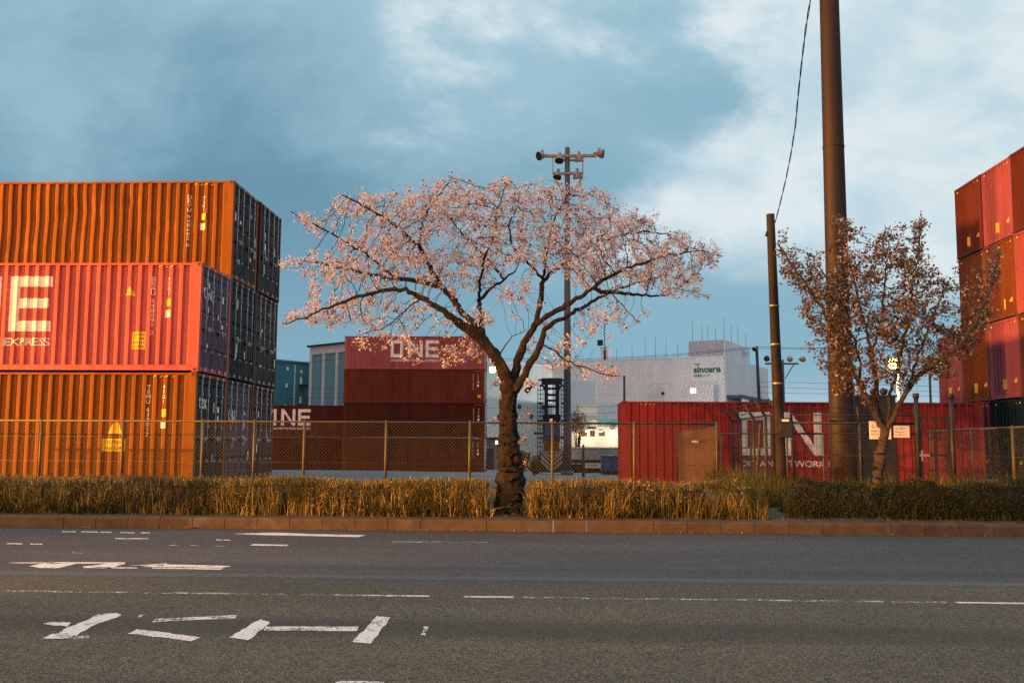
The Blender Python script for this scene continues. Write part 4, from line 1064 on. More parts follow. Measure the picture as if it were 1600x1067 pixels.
# epicormic leaf tufts on the trunk
cen = []
for px, py in ((783,597), (780,655), (824,640), (826,655), (818,690), (822,725), (776,600), (830,600), (780,760), (815,775)):
    c0_ = np.array(at(px, py, YT-.12)); cen.append(c0_ + ar.normal(0, .05, (26, 3)))
V_, F_ = leaves(np.vstack(cen)-base, .06, .018, ar); link('leaves', arr_mesh('trunk_leaves', V_, F_, M['bronze']), cherry)
cen = np.stack([tb.x + ar.uniform(-.50, .45, 420), tb.y - ar.uniform(.05, .55, 420), .22 + np.abs(ar.normal(0, .12, 420))], 1)
V_, F_ = leaves(cen-base, .09, .018, ar); link('leaves', arr_mesh('foot_leaves', V_, F_, M['shrub']), cherry)
mb = MB(); q0, q1 = at(822, 612, YT-.1)-tb, at(829, 603, YT-.15)-tb; mb.tube([q0, q0.lerp(q1, .6), q1], [.05, .045, .04], 8); mb.build('cut_stub', M['bark'], cherry)

# -- the younger tree in bronze leaf
YS2 = 20.2; sb = at(1369, 762, YS2); sb.z = gz(sb.x, YS2)-.02
def ts_(pts): return [tuple(at(px, py, YS2+dy)) for px, py, dy in pts]
limbs = [
 (.105, .075, [tuple(sb)] + ts_([(1372,735,0), (1376,710,0), (1380,690,0), (1383,675,0)])),
 (.06, .018, ts_([(1383,675,0), (1372,655,-.05), (1358,628,-.1), (1344,600,-.2), (1332,575,-.3), (1318,545,-.4), (1300,510,-.5), (1275,465,-.6), (1245,425,-.7), (1218,385,-.7)])),
 (.05, .016, ts_([(1383,675,0), (1376,650,.1), (1371,620,.15), (1368,590,.2), (1362,555,.3), (1352,510,.4), (1340,460,.5), (1325,405,.6), (1312,350,.6)])),
 (.045, .015, ts_([(1383,675,0), (1388,650,.1), (1390,620,.2), (1398,590,.3), (1408,550,.4), (1418,500,.5), (1425,450,.6), (1436,395,.6), (1439,345,.6)])),
 (.06, .018, ts_([(1383,675,0), (1396,650,-.1), (1412,618,-.2), (1432,590,-.3), (1462,568,-.4), (1495,545,-.5), (1525,505,-.6), (1545,455,-.7), (1562,395,-.7)])),
 (.035, .012, ts_([(1412,618,-.2), (1425,590,0), (1432,560,.2), (1448,520,.5), (1465,480,.6), (1480,440,.7)])),
 (.03, .01, ts_([(1344,600,-.2), (1345,570,.1), (1335,530,.3), (1318,490,.5), (1295,440,.6), (1270,400,.6)])),
 (.028, .01, ts_([(1362,555,.3), (1375,510,0), (1382,460,-.2), (1385,410,-.4), (1393,360,-.4)])),
 (.02, .008, ts_([(1376,650,.1), (1364,640,-.2), (1352,630,-.3)])),
]
spec2 = [(1228,400,16,42,.5,1), (1255,430,32,40,.8,1), (1290,470,45,55,1,1), (1300,540,42,45,.9,1), (1318,590,30,26,.6,.8), (1318,375,24,40,.6,1), (1345,430,48,55,1.1,1.1), (1360,510,62,55,1.2,1), (1395,390,34,40,.7,.9), (1425,420,38,55,.9,1), (1438,365,12,30,.4,.9),
 (1415,500,55,50,1.2,1), (1400,575,60,34,.9,.7), (1455,460,38,45,.9,.8), (1490,530,42,40,.8,1.1), (1470,575,34,22,.6,1.1), (1530,480,24,42,.6,1.2), (1552,420,14,36,.4,1), (1352,600,30,22,.6,.6), (1270,480,30,35,.7,.8), (1500,440,14,28,.4,.6)]
att = blobs(spec2, YS2, .13, ar)
P, par, rmin, nl = colonise(limbs, att, .08, .9, .11, 60, 4, grav=.12)
r, ch, root = radii(P, par, rmin, .0036, 2.0)
young = thing('cherry_tree', 'smaller upright tree in bronze young leaf, rising from the low shrubs at right', 'tree', tuple(sb)); base = np.array(sb)
link('trunk', wood_mesh(P-base, r, ch, root, 'young_trunk', M['bark2'], .5), young)
cen = []
for i in [i for i in range(nl-40, len(P)) if r[i] < .010]:
    q_ = P[i]
    if ar.random() < .44 + .44*math.sin(q_[0]*5.1+q_[2]*3.3)*math.sin(q_[2]*4.3-q_[1]*3): cen.append(P[i] + ar.normal(0, .05, (ar.integers(5, 12), 3)))
V_, F_ = leaves(np.vstack(cen)-base, .085, .024, ar); link('leaves', arr_mesh('bronze_leaves', V_, F_, M['bronze']), young)

# ------------------------------------------------------------------ hedge, shrubs, grass
def blades(x, y, z, h, w_, lean, r_, curl=.35):
    n = len(x); a = r_.uniform(0, 2*math.pi, n); wx, wy = np.cos(a)*w_/2, np.sin(a)*w_/2
    b0 = np.stack([x, y, z], 1); W3 = np.stack([wx, wy, np.zeros(n)], 1)
    la = r_.uniform(0, 2*math.pi, n); l3 = np.stack([np.cos(la)*lean*h, np.sin(la)*lean*h, h*1.0], 1)
    mid = b0 + l3*.55; tip = b0 + l3; tip[:, 0] += np.cos(la)*h*curl*lean*2; tip[:, 1] += np.sin(la)*h*curl*lean*2; tip[:, 2] -= h*curl*lean*.8
    V_ = np.stack([b0-W3, b0+W3, mid-W3*.9, mid+W3*.9, tip], 1).reshape(-1, 3)
    F = np.array([[0, 1, 3], [0, 3, 2], [2, 3, 4]])
    return V_, (F[None]+(np.arange(n)*5)[:, None, None]).reshape(-1, 3)
gr = np.random.default_rng(9)
HX0, HX1 = -15.5, xof(1160, 19.2); HY0, HY1 = 18.66, 19.95; HT = .90; GAP = (tb.x-.42, tb.x+.36)
GZ = np.vectorize(gz)
def clumps(n, per, spread, x0, x1, y0, y1, ybias=1.0):
    cx = gr.uniform(x0, x1, n); cy = y0 + (y1-y0)*gr.random(n)**ybias
    x = (cx[:, None] + gr.normal(0, spread, (n, per))).ravel(); y = (cy[:, None] + gr.normal(0, spread*.8, (n, per))).ravel(); return x, y
x, y = clumps(1150, 22, .055, HX0, HX1, HY0+.06, HY1, 1.5)
k = (y > HY0) & (y < HY1+.1) & ~((x > GAP[0]) & (x < GAP[1]) & (y < 19.9)); x, y = x[k], y[k]
endfade = np.clip((HX1 - x)/1.0, .35, 1)
z = GZ(x, y)-.02; h = (HT - z)*gr.uniform(.80, 1.04, len(x))*endfade + .03*np.sin(x*2.1)
h = np.where(gr.random(len(x)) < .25, h*gr.uniform(.3, .9, len(x)), h)
V1, F1 = blades(x, y, z, h, gr.uniform(.005, .013, len(x)), np.abs(gr.normal(0, .19, len(x))), gr)
n2 = 9000; x = gr.uniform(HX0, HX1, n2); y = HY0 + np.abs(gr.normal(0, .10, n2)); z = GZ(x, y)-.01     # broad dry leaves spilling at the foot
dens = np.sin(x*1.7)+np.sin(x*4.3+1)+np.sin(x*.6+2); k = (gr.random(n2)*3-1.6 < dens) & ~((x > GAP[0]+.1) & (x < GAP[1])); x, y, z = x[k], y[k], z[k]
V2, F2 = blades(x, y, z, gr.uniform(.08, .34, len(x)), gr.uniform(.012, .028, len(x)), np.abs(gr.normal(.1, .5, len(x))), gr, .6)
n3 = 16000; x = gr.uniform(HX0, HX1-.4, n3); y = gr.uniform(HY0+.05, HY1, n3); k = ~((x > GAP[0]) & (x < GAP[1])); x, y = x[k], y[k]   # clipped top
V3, F3 = blades(x, y, np.full(len(x), HT-.14)+.03*np.sin(x*2.1), gr.uniform(.06, .20, len(x)), gr.uniform(.007, .014, len(x)), np.abs(gr.normal(0, .3, len(x))), gr)
hd = thing('hedge', 'long clipped hedge of dry grassy stems along the kerb, under the blossoming tree', 'hedge', (0, HY0, 0))
def joinvf(parts):
    Vs, Fs, o = [], [], 0
    for a, c in parts: Vs.append(a); Fs.append(c+o); o += len(a)
    return np.vstack(Vs), np.vstack(Fs)
n5 = 15000; x = gr.uniform(HX0, HX1, n5); y = HY0 + .02 + np.abs(gr.normal(0, .16, n5)); z = .22 + (HT-.2)*gr.random(n5)**.8        # small dry leaves and twig ends all over the face
k = ~((x > GAP[0]) & (x < GAP[1])) & (gr.random(n5)*2.4-1.2 < np.sin(x*3.1+z*4)+np.sin(x*7.7-z*6)*.8); x, y, z = x[k], y[k], z[k]
V5, F5 = leaves(np.stack([x, y, z], 1), .075, .011, gr, updir=.3)
V_, F_ = joinvf([(V1, F1), (V2, F2), (V3, F3), (V5, F5)]); link('stems', arr_mesh('hedge_stems', V_ - np.array([0, HY0, 0]), F_, M['grassblade']), hd)
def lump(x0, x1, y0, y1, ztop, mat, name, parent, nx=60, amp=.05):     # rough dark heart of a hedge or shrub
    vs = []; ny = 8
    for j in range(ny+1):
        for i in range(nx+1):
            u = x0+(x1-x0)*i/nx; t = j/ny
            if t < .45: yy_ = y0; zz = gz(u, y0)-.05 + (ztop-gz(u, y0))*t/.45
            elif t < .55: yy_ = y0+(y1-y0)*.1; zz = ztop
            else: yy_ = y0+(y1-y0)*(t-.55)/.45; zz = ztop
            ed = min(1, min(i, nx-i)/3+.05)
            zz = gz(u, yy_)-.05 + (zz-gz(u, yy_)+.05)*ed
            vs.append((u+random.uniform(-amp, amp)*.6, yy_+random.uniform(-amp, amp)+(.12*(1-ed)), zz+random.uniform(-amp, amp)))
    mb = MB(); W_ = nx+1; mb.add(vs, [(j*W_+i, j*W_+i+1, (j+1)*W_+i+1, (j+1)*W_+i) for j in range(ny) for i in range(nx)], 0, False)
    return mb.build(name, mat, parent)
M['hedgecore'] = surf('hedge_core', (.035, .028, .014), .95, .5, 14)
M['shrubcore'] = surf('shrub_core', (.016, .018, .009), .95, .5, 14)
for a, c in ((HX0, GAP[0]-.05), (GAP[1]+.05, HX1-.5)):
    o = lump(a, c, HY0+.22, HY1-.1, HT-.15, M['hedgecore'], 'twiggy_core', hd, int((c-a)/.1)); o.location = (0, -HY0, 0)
def shrub(label, px0, px1, top, y0=18.85, y1=19.95, n=7000, mat='shrub', lsz=.036):
    x0, x1 = xof(px0, 19.2), xof(px1, 19.2)
    t = thing('shrub', label, 'shrub', ((x0+x1)/2, y0, 0), 'low dark shrubs along the kerb'); off = np.array([(x0+x1)/2, y0, 0])
    u = gr.random(n); q = gr.random(n); x = x0+(x1-x0)*u; edge = np.clip(np.minimum(u, 1-u)*6, 0, 1)**.5
    bump = 1 + .07*np.sin(x*5+px0) + .05*np.sin(x*11)
    ht = (top-.2)*bump*(.35+.65*edge); v = gr.random(n)
    face = v < .62
    y = np.where(face, y0 + np.abs(gr.normal(0, .07, n)) + .18*q**3, y0+.05+(y1-y0)*gr.random(n)); z = np.where(face, .2+ht*q, .2+ht*(1+gr.normal(0, .035, n)))
    cen = np.stack([x, y, z], 1) - off
    V_, F_ = leaves(cen, lsz, lsz*.36, gr, updir=.5); V4, F4 = blades(x[:500], y[:500]-.02, np.full(500, .2), gr.uniform(.15, .5, 500), np.full(500, .008), np.abs(gr.normal(0, .25, 500)), gr)
    V_, F_ = joinvf([(V_, F_), (V4-off, F4)]); link('leaves', arr_mesh('shrub_leaves', V_, F_, M[mat]), t)
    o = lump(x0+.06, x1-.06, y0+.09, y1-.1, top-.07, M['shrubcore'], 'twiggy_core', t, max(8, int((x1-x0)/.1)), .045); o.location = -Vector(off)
shrub('low dark green shrub directly left of the young tree trunk', 1222, 1364, .86)
shrub('low dark green shrub directly right of the young tree trunk', 1368, 1492, .84)
shrub('reddish speckled low shrub at the right edge, beside the greener ones', 1478, 1760, .87, mat='shrub', n=13000)
def grass(name, n, x0, x1, y0, y1, hmin, hmax, mat, lean=.2, w0=.006, w1=.014):
    x = gr.uniform(x0, x1, n); y = gr.uniform(y0, y1, n); z = GZ(x, y)-.02
    m_ = .55 + .45*np.sin(x*2.3+y*3.1)*np.sin(x*.9-y*1.7+1)
    h = (hmin+(hmax-hmin)*gr.random(n)**1.6)*(.4+.8*m_)
    return blades(x, y, z, h, gr.uniform(w0, w1, n), np.abs(gr.normal(0, lean, n)), gr)
xa_, xb_ = xof(1105, 19.0), xof(1186, 19.0)
pr_ = [grass('g', 6500, -16, 12.5, 20.3, 24.6, .08, .42, 0), grass('g', 5200, xof(1124, 22), xof(1226, 22), 20.4, 24.4, .25, .66, 0), grass('g', 3200, xof(1480, 22), 12.5, 20.4, 25, .2, .6, 0), grass('g', 2600, 5.5, 10.6, 24.0, 26.5, .15, .5, 0),
       grass('g', 900, HX1-.3, 13, 18.6, 18.95, .04, .18, 0)]
V_, F_ = joinvf(pr_); o = link('grass', arr_mesh('grass', V_, F_, M['greengrass'])); struct(o, 'stuff')
V_, F_ = joinvf([grass('t', 1300, xa_, xb_+.1, 18.7, 19.4, .2, .62, 0, .22, .007, .016), grass('t', 160, xa_+.3, xb_, 18.8, 19.3, .5, .95, 0, .3)])
tag(link('grass_tuft', arr_mesh('tuft', V_, F_, M['grassblade'])), 'ragged tuft of tall dry grass at the right end of the hedge', 'grass tuft')
# litter in the gutter
mb = MB(); q = onz(306, 824, 0)
for k in range(5): a = random.uniform(0, 6); mb.add([(q.x+random.uniform(-.1, .1), KY-.10+random.uniform(-.04, .04), .01+random.uniform(0, .05)) for _ in range(4)], [(0,1,2), (0,2,3)])
tag(mb.build('litter', M['magenta_faded']), 'scrap of reddish litter lying in the gutter at left', 'litter')
n = 700; x = gr.uniform(-12, 10, n); y = KY - np.abs(gr.normal(0, .06, n))-.01; cen = np.stack([x, y, np.full(n, .012)], 1)
V_, F_ = leaves(cen, .03, .010, gr, updir=0); V_[:, 2] = np.clip(V_[:, 2], .006, .03); o = link('leaf_debris', arr_mesh('debris', V_, F_, M['grassblade'])); struct(o, 'stuff')
# ------------------------------------------------------------------ far buildings
def cladding(name, c, dark, bw, bh, mortar=.012, rough=.55):
    m, t, b = new_mat(name)
    tc_ = nd(t, 'ShaderNodeTexCoord'); sp_ = nd(t, 'ShaderNodeSeparateXYZ'); t.links.new(tc_.outputs['Object'], sp_.inputs[0])
    cb = nd(t, 'ShaderNodeCombineXYZ'); t.links.new(math_(t, 'ADD', sp_.outputs[0], sp_.outputs[1]), cb.inputs[0]); t.links.new(sp_.outputs[2], cb.inputs[1])
    br = nd(t, 'ShaderNodeTexBrick'); br.offset = 0; t.links.new(cb.outputs[0], br.inputs['Vector'])
    br.inputs['Color1'].default_value = col(c); br.inputs['Color2'].default_value = col(tuple(v*.94 for v in c)); br.inputs['Mortar'].default_value = col(dark)
    br.inputs['Scale'].default_value = 1; br.inputs['Mortar Size'].default_value = mortar; br.inputs['Brick Width'].default_value = bw; br.inputs['Row Height'].default_value = bh
    n = smooth(t, obj_noise(t, .25, .35, 6, .6), .35, .7)
    cc = mixc(t, 1.0, br.outputs[0], mixc(t, n, (.90,.90,.92), (1.0,1.0,1.0)), 'MULTIPLY')
    t.links.new(cc, b.inputs['Base Color']); b.inputs['Roughness'].default_value = rough; b.inputs['Specular IOR Level'].default_value = .3
    M[name] = m
cladding('white_cladding', (.80,.80,.80), (.60,.60,.63), .75, 1.5, .016)
cladding('plain_white_cladding', (.80,.82,.84), (.68,.70,.73), 3, 3, .015)
cladding('lavender_cladding', (.46,.45,.52), (.36,.36,.42), 3, 3, .015)
cladding('pale_green_cladding', (.42,.50,.51), (.35,.42,.43), 2.2, 5, .02)
cladding('teal_cladding', (.045,.20,.25), (.03,.14,.18), 1.2, 20, .03)
cladding('blue_teal_cladding', (.11,.27,.33), (.085,.22,.27), .9, 20, .03)
M['pale_trim'] = surf('pale_trim', (.48,.49,.56), .6, .1, 2)
M['signgreen'] = surf('green_sign', (.012,.16,.10), .5, .08, 4)
M['faint'] = surf('faint_sign', (.50,.55,.57), .5, .05, 4)
M['litwin'] = emit('lit_window', (1.0,.90,.66), 1.6)
M['greywall'] = surf('grey_block_wall', (.24,.23,.26), .85, .2, 2, bump=.2, bscale=8)
M['pale_wall'] = surf('pale_render', (.50,.48,.43), .8, .12, .8, stain=(.4,.38,.33), stain_amt=.4, stain_scale=.5)
M['navy'] = surf('blue_box_paint', (.015,.09,.20), .5, .2, 2)

P0 = Vector((xof(1134, 150), 150, -.55))
tB = thing('white_warehouse', 'large white tiled building with green lettering near its right corner', 'building', P0, rz=R(-24.9))
mb = MB(); mb.box(-36, 0, 0, 0, 28, 15.9); mb.build('wall', M['white_cladding'], tB)
mb = MB(); mb.box(.02, .25, 2, .12, 27.9, 15.92); mb.box(-36.1, -.05, 15.9, .1, 28.05, 16.02); mb.build('flank_panel', M['plain_white_cladding'], tB)
mb = MB(); mb.box(-5.6, .35, 16.02, -.05, 15.4, 18.45); tw = mb.build('rooftop_tower', M['lavender_cladding'], tB)
mb = MB(); mb.box(-.05, .35, 16.02, .06, 15.4, 18.46); mb.build('flank_panel', M['plain_white_cladding'], tw)
mb = MB(); mb.box(-8.4, -3, 0, -.9, -.003, 11.6); mb.build('annex', M['white_cladding'], tB)
mb = MB(); mb.box(-4.35, -3.06, 10.3, -3.55, -3.005, 11.0); mb.build('window', M['litwin'], tB)
mb = MB(); mb.box(-7.4, -.05, 10.6, -8.8, -.02, 10.9) if False else mb.box(-9.9, -.06, 10.35, -8.75, -.02, 10.75); mb.build('window', M['blacksteel'], tB)
mb = MB(); mb.box(.14, .4, 9.6, 2.6, 27.5, 10.1); mb.build('canopy', M['darksteel'], tB)
for k in range(4):
    mb = MB(); mb.box(1.9, 2.2+k*7.5, 0, 2.5, 4.6+k*7.5, 9.58); mb.build('canopy_pillar', M['plain_white_cladding'], tB)
def wall_text(s, u, z, h, wd, mat, name, y=-.05, bold=.03, side=False):
    mb = MB()
    for q in text_at(s, u, z, h, wd, bold=bold):
        mb.add([((p[0], y, p[1]) if not side else (.16 + 0*p[0], p[0], p[1])) for p in q], [(0,1,2)])
    return mb.build(name, M[mat], tB)
wall_text('sincere', -4.75, 13.55, .95, 4.2, 'signgreen', 'lettering', bold=.035)
wall_text('株式会社シンシア', -4.7, 12.9, .42, 2.5, 'signgreen', 'small_lettering', bold=.02)
mb = MB(); mb.add([(-4.85, -.05, 14.95), (-4.2, -.05, 14.72), (-3.9, -.05, 14.70), (-3.75, -.05, 14.88), (-4.3, -.05, 14.90)], [(0,1,2,3,4)]); mb.build('sign_swoosh', M['signgreen'], tB)
wall_text('sincere', 10.2, 17.2, .75, 3.6, 'faint', 'flank_lettering', side=True)
wall_text('株式会社シンシア', 10.2, 16.7, .3, 2.6, 'faint', 'small_flank_lettering', side=True)
for k, (u, z0_, hgt) in enumerate([(-13.0, 16, 3.6), (-11.3, 16, 3.5), (-9.6, 16, 3.3), (-15.2, 16, 2.9), (-7.7, 16, 2.5), (-17.8, 16, 2.2)]):
    mb = MB(); mb.tube([(u, 1.5, z0_), (u, 1.5, z0_+hgt)], [.035, .02], 5); mb.build('lightning_rod', M['darksteel'], tB)
for u, v, hgt in ((-5.1, .8, 3.3), (-3.6, .8, 2.8), (-2.7, .8, 2.6), (-1.5, .8, 1.9), (-.2, .8, 3.4), (-.2, 5, 3.0), (-.2, 9, 3.1), (-.2, 14, 2.6)):
    mb = MB(); mb.tube([(u, v, 18.46), (u, v, 18.46+hgt)], [.035, .02], 5); mb.build('lightning_rod', M['darksteel'], tw)
mb = MB(); mb.box(-20.3, .6, 16.02, -18.9, 2.2, 18.2); ph = mb.build('penthouse', M['plain_white_cladding'], tB)
mb = MB(); mb.tube([(-19.4, .4, 16.02), (-19.4, .4, 17.6)], .18, 8); mb.tube([(-19.4, .4, 17.6), (-19.4, .4, 22)], .07, 6); mb.box(-20.6, .2, 18.4, -19.8, .7, 19.3); mb.build('rooftop_aerial', M['blacksteel'], ph)
# pale green block to its left
def prism(mb, fp, z0, z1, mi=0):
    n = len(fp); vs = [(x, y, z0) for x, y in fp] + [(x, y, z1) for x, y in fp]
    mb.add(vs, [(i, (i+1) % n, (i+1) % n+n, i+n) for i in range(n)] + [tuple(range(n))[::-1], tuple(range(n, 2*n))], mi)
def footprint(pa, ya, pb, yb, depth):
    A = Vector((xof(pa, ya), ya)); B = Vector((xof(pb, yb), yb)); d_ = (B-A).normalized(); nn_ = Vector((-d_.y, d_.x))
    return A, B, d_, nn_
A, B, d_, nn_ = footprint(690, 124, 863, 134, 10)
tG = thing('pale_green_block', 'pale grey green building behind the trunk of the blossoming tree', 'building', (A.x, A.y, -.55), rz=math.atan2(d_.y, d_.x)); Ln = (B-A).length
mb = MB(); mb.box(0, 0, 0, Ln, 9, 12.9); mb.build('wall', M['pale_green_cladding'], tG)
mb = MB(); mb.box(-.1, -.1, 12.9, Ln+.1, 9.1, 13.2); mb.build('parapet', M['pale_trim'], tG)
for k in range(4):
    mb = MB(); mb.box(Ln-7.5+k*1.9, -.06, 6+(k % 2)*1.2, Ln-7.0+k*1.9, -.02, 6.5+(k % 2)*1.2); mb.build('vent', M['darksteel'], tG)
# teal warehouses at the left
A, B, d_, nn_ = footprint(481.5, 112, 566, 106, 18)
tW = thing('blue_warehouse', 'blue grey warehouse with pale pillars, half hidden behind the middle stack', 'building', (A.x, A.y, -.55), rz=math.atan2(d_.y, d_.x)); Ln = (B-A).length; hw = zof(543, 112, 482)+.55
mb = MB(); mb.box(0, 0, 0, Ln, 18, hw); mb.build('wall', M['blue_teal_cladding'], tW)
mb = MB(); mb.box(-.3, -.35, hw, Ln+.3, 18.3, hw+.22); mb.build('roof', M['blacksteel'], tW)
mb = MB(); mb.box(-.004, -.12, hw-.85, Ln, -.003, hw-.003); mb.build('fascia', M['pale_trim'], tW)
for u in (0, 2.35, 4.7):
    mb = MB(); mb.box(u, -.14, 0, u+.36, -.005, hw-.853); mb.build('pillar', M['pale_trim'], tW)
A, B, d_, nn_ = footprint(395, 112, 483, 119, 14)
tV = thing('teal_warehouse', 'dark teal building seen between the left stack and the blue grey warehouse', 'building', (A.x, A.y, -.55), rz=math.atan2(d_.y, d_.x)); Ln = (B-A).length; hw = zof(563, 114, 430)+.55
mb = MB(); mb.box(0, 0, 0, Ln, 16, hw); mb.build('wall', M['teal_cladding'], tV)
mb = MB(); mb.box(-.15, -.15, hw, Ln+.15, 16.1, hw+.18); mb.build('parapet', M['blue_teal_cladding'], tV)
vx = lambda px: (px-395)/88*Ln
for px, py0, py1 in ((444, 573, 578), (466, 576, 581), (466, 587, 598), (443, 599, 605), (466, 618, 629), (442, 632, 638)):
    za, zb_ = zof(py1, 115.5, px)+.55, zof(py0, 115.5, px)+.55; mb = MB(); mb.box(vx(px)-.10, -.07, za, vx(px)+.14, -.003, zb_); mb.build('wall_vent', M['white'], tV)
for py in (600, 631):
    z = zof(py, 116, 470)+.55; mb = MB(); mb.box(vx(463), -1.1, z-.12, vx(476), -.003, z); bl = mb.build('landing', M['blacksteel'], tV)
    mb = MB()
    for k in range(6): mb.box(vx(463)+k*.22, -1.08, z, vx(463)+k*.22+.04, -1.04, z+.9)
    mb.box(vx(463), -1.08, z+.9, vx(476), -1.04, z+.95); mb.build('railing', M['darksteel'], bl)
mb = MB(); mb.box(vx(455), -.10, 0, vx(456.5), -.003, hw-.3); mb.build('downpipe', M['pale_trim'], tV)
# low lit buildings in front of the white one
ya = 128; a, c = xof(893, ya), xof(985, ya); zt = zof(656, ya, 940)
tL = thing('low_depot', 'low pale depot with floodlit front and a stepped roof, right of the mast foot', 'building', (a, ya, -.55))
mb = MB(); mb.box(0, 0, 0, c-a, 12, zt+.55); mb.build('wall', M['pale_wall'], tL)
lx = lambda px: xof(px, ya)-a
lz = lambda py: zof(py, ya, 930)+.55
mb = MB(); mb.box(lx(904), .5, zt+.553, lx(933), 6, lz(634)); mb.box(lx(903), .4, lz(634)+.002, lx(934), 6.1, lz(632)); mb.build('upper_storey', M['pale_wall'], tL)
mb = MB(); mb.box(lx(934.5), -.15, lz(666), c-a, -.005, lz(654)); mb.build('canopy', M['blue_teal_cladding'], tL)
for x0, x1, y0, y1, mt_ in ((918, 931, 670, 667, 'blacksteel'), (909, 917, 682, 672, 'brown'), (936, 945, 681, 674, 'darksteel'), (922, 929, 682, 673, 'greybrown')):
    mb = MB(); mb.box(lx(x0), -.08, lz(y0), lx(x1), -.006, lz(y1)); mb.build('window', M[mt_], tL)
for px in (901, 917, 938, 958, 970):
    mb = MB(); mb.bbox(lx(px)-.25, -.9, lz(674), lx(px)+.25, -.5, lz(674)+.3, .05); wl = mb.build('wall_light', M['galv'], tL)
    mb = MB(); mb.bbox(lx(px)-.2, -.92, lz(674)-.09, lx(px)+.2, -.52, lz(674)-.01, .03); mb.build('lens', M['lampglass'], wl)
    if px in (917, 958): lamp('depot_light', (a+lx(px), ya-1.6, zof(682, ya, 930)), 300, c=(1, .80, .50), r=.3)
yb_ = 100; a, c = xof(868, yb_), xof(1010, yb_); tS = thing('boundary_wall', 'long low grey wall across the far yard, right of the mast foot', 'wall', (a, yb_, -.55))
mb = MB(); mb.box(0, 0, 0, c-a, .4, zof(700, yb_, 930)+.55); mb.build('panel', M['greywall'], tS)
mb = MB(); mb.box(-.05, -.06, zof(700, yb_, 930)+.553, c-a, .46, zof(698.5, yb_, 930)+.55); mb.build('coping', M['pale_trim'], tS)
ye = 80; a = xof(888, ye); c = xof(946, ye); tR = thing('guard_barrier', 'dark steel barrier behind the pale pink sign, right of the mast foot', 'barrier', (a, ye, gz(0, ye)))
hh = zof(719, ye, 915)-gz(0, ye)
for z in (.35, .8, hh-.1): mb = MB(); mb.box(0, -.05, z, c-a, .05, z+.16); mb.build('rail', M['blacksteel'], tR)
for k in range(6): mb = MB(); u = (c-a)*k/5; mb.box(u-.06, .06, -.1, u+.06, .16, hh); mb.build('post', M['blacksteel'], tR)
mb = MB(); mb.box(.05, .18, .02, c-a-.05, .24, hh-.3); mb.build('infill_panel', M['blacksteel'], tR)
ys_ = 74; a = xof(914, ys_); c = xof(940, ys_); z0_, z1_ = zof(731, ys_, 927), zof(723.5, ys_, 927)
tS = thing('sign_board', 'pale pink sign with red lettering on short legs, left of the blue bin', 'sign', (a, ys_, gz(0, ys_)))
mb = MB(); mb.bbox(0, 0, z0_-gz(0, ys_), c-a, .04, z1_-gz(0, ys_), .005); mb.build('panel', M['whiteboard'], tS)
tr, w0, h0 = text_tris('DANGER', .02); mb = MB(); kk = (c-a)*.7/w0
for q in tr: mb.add([((c-a)*.15+p[0]*kk, -.004, z0_-gz(0, ys_)+.10+p[1]*kk) for p in q], [(0,1,2)])
mb.build('lettering', M['crimson'], tS)
for u in (.1, c-a-.1): mb = MB(); mb.tube([(u,.07,-.05), (u,.07,z1_-gz(0, ys_))], .03, 6); mb.build('leg', M['darksteel'], tS)
yq = 62; a = xof(940, yq); c = xof(986, yq); gq = gz(2, yq)
tQ = thing('storage_bin', 'blue steel bin in the yard, against the left end of the crimson container', 'bin', (a, yq, gq)); hq = zof(712, yq, 955)-gq; qb = zof(736, yq, 955)-gq
mb = MB(); mb.bbox(0, 0, qb, c-a, 1.5, hq, .02); mb.build('body', M['navy'], tQ)
mb = MB(); mb.bbox(-.04, -.05, hq-.08, c-a+.04, 1.55, hq+.03, .015); mb.build('rim', M['navy'], tQ)
for u in (.05, .62, 1.2, c-a-.12): mb = MB(); mb.box(u, -.045, qb+.02, u+.07, -.003, hq-.085); mb.build('rib', M['navy'], tQ)
mb = MB(); mb.box(.02, .1, .02, c-a-.02, 1.4, qb-.003); mb.build('skid', M['blacksteel'], tQ)
a, c = at(911.5, 742, 48), at(911.5, 694, 48); mb = MB(); mb.tube([(a.x, 48, gz(a.x, 48)-.05), (a.x, 48, c.z-.1), (a.x+.02, 48, c.z)], [.07,.065,.03], 8)
tag(mb.build('marker_post', M['fencepost']), 'short ochre post standing alone in the yard, left of the blue bin', 'post')
# small hut behind the trunk
yh = 96; a, c = xof(752, yh), xof(803, yh); gh_ = gz(-4, yh); hz = zof(683, yh, 780)-gh_
tH = thing('yard_hut', 'small hut with a lit window behind the cherry trunk', 'hut', (a, yh, gh_))
mb = MB(); mb.box(0, 0, 0, c-a, 3, hz-.2); mb.build('wall', M['greywall'], tH)
mb = MB(); mb.box(-.2, -.3, hz-.197, c-a+.2, 3.2, hz); mb.build('roof', M['blacksteel'], tH)
u = xof(774, yh)-a; mb = MB(); mb.box(u, -.05, zof(695, yh, 777)-gh_, u+.45, -.003, zof(688, yh, 777)-gh_); mb.build('window', M['litwin'], tH)
mb = MB(); mb.box(.3, -.05, 0, 1.2, -.003, 2.0); mb.build('door', M['darksteel'], tH)

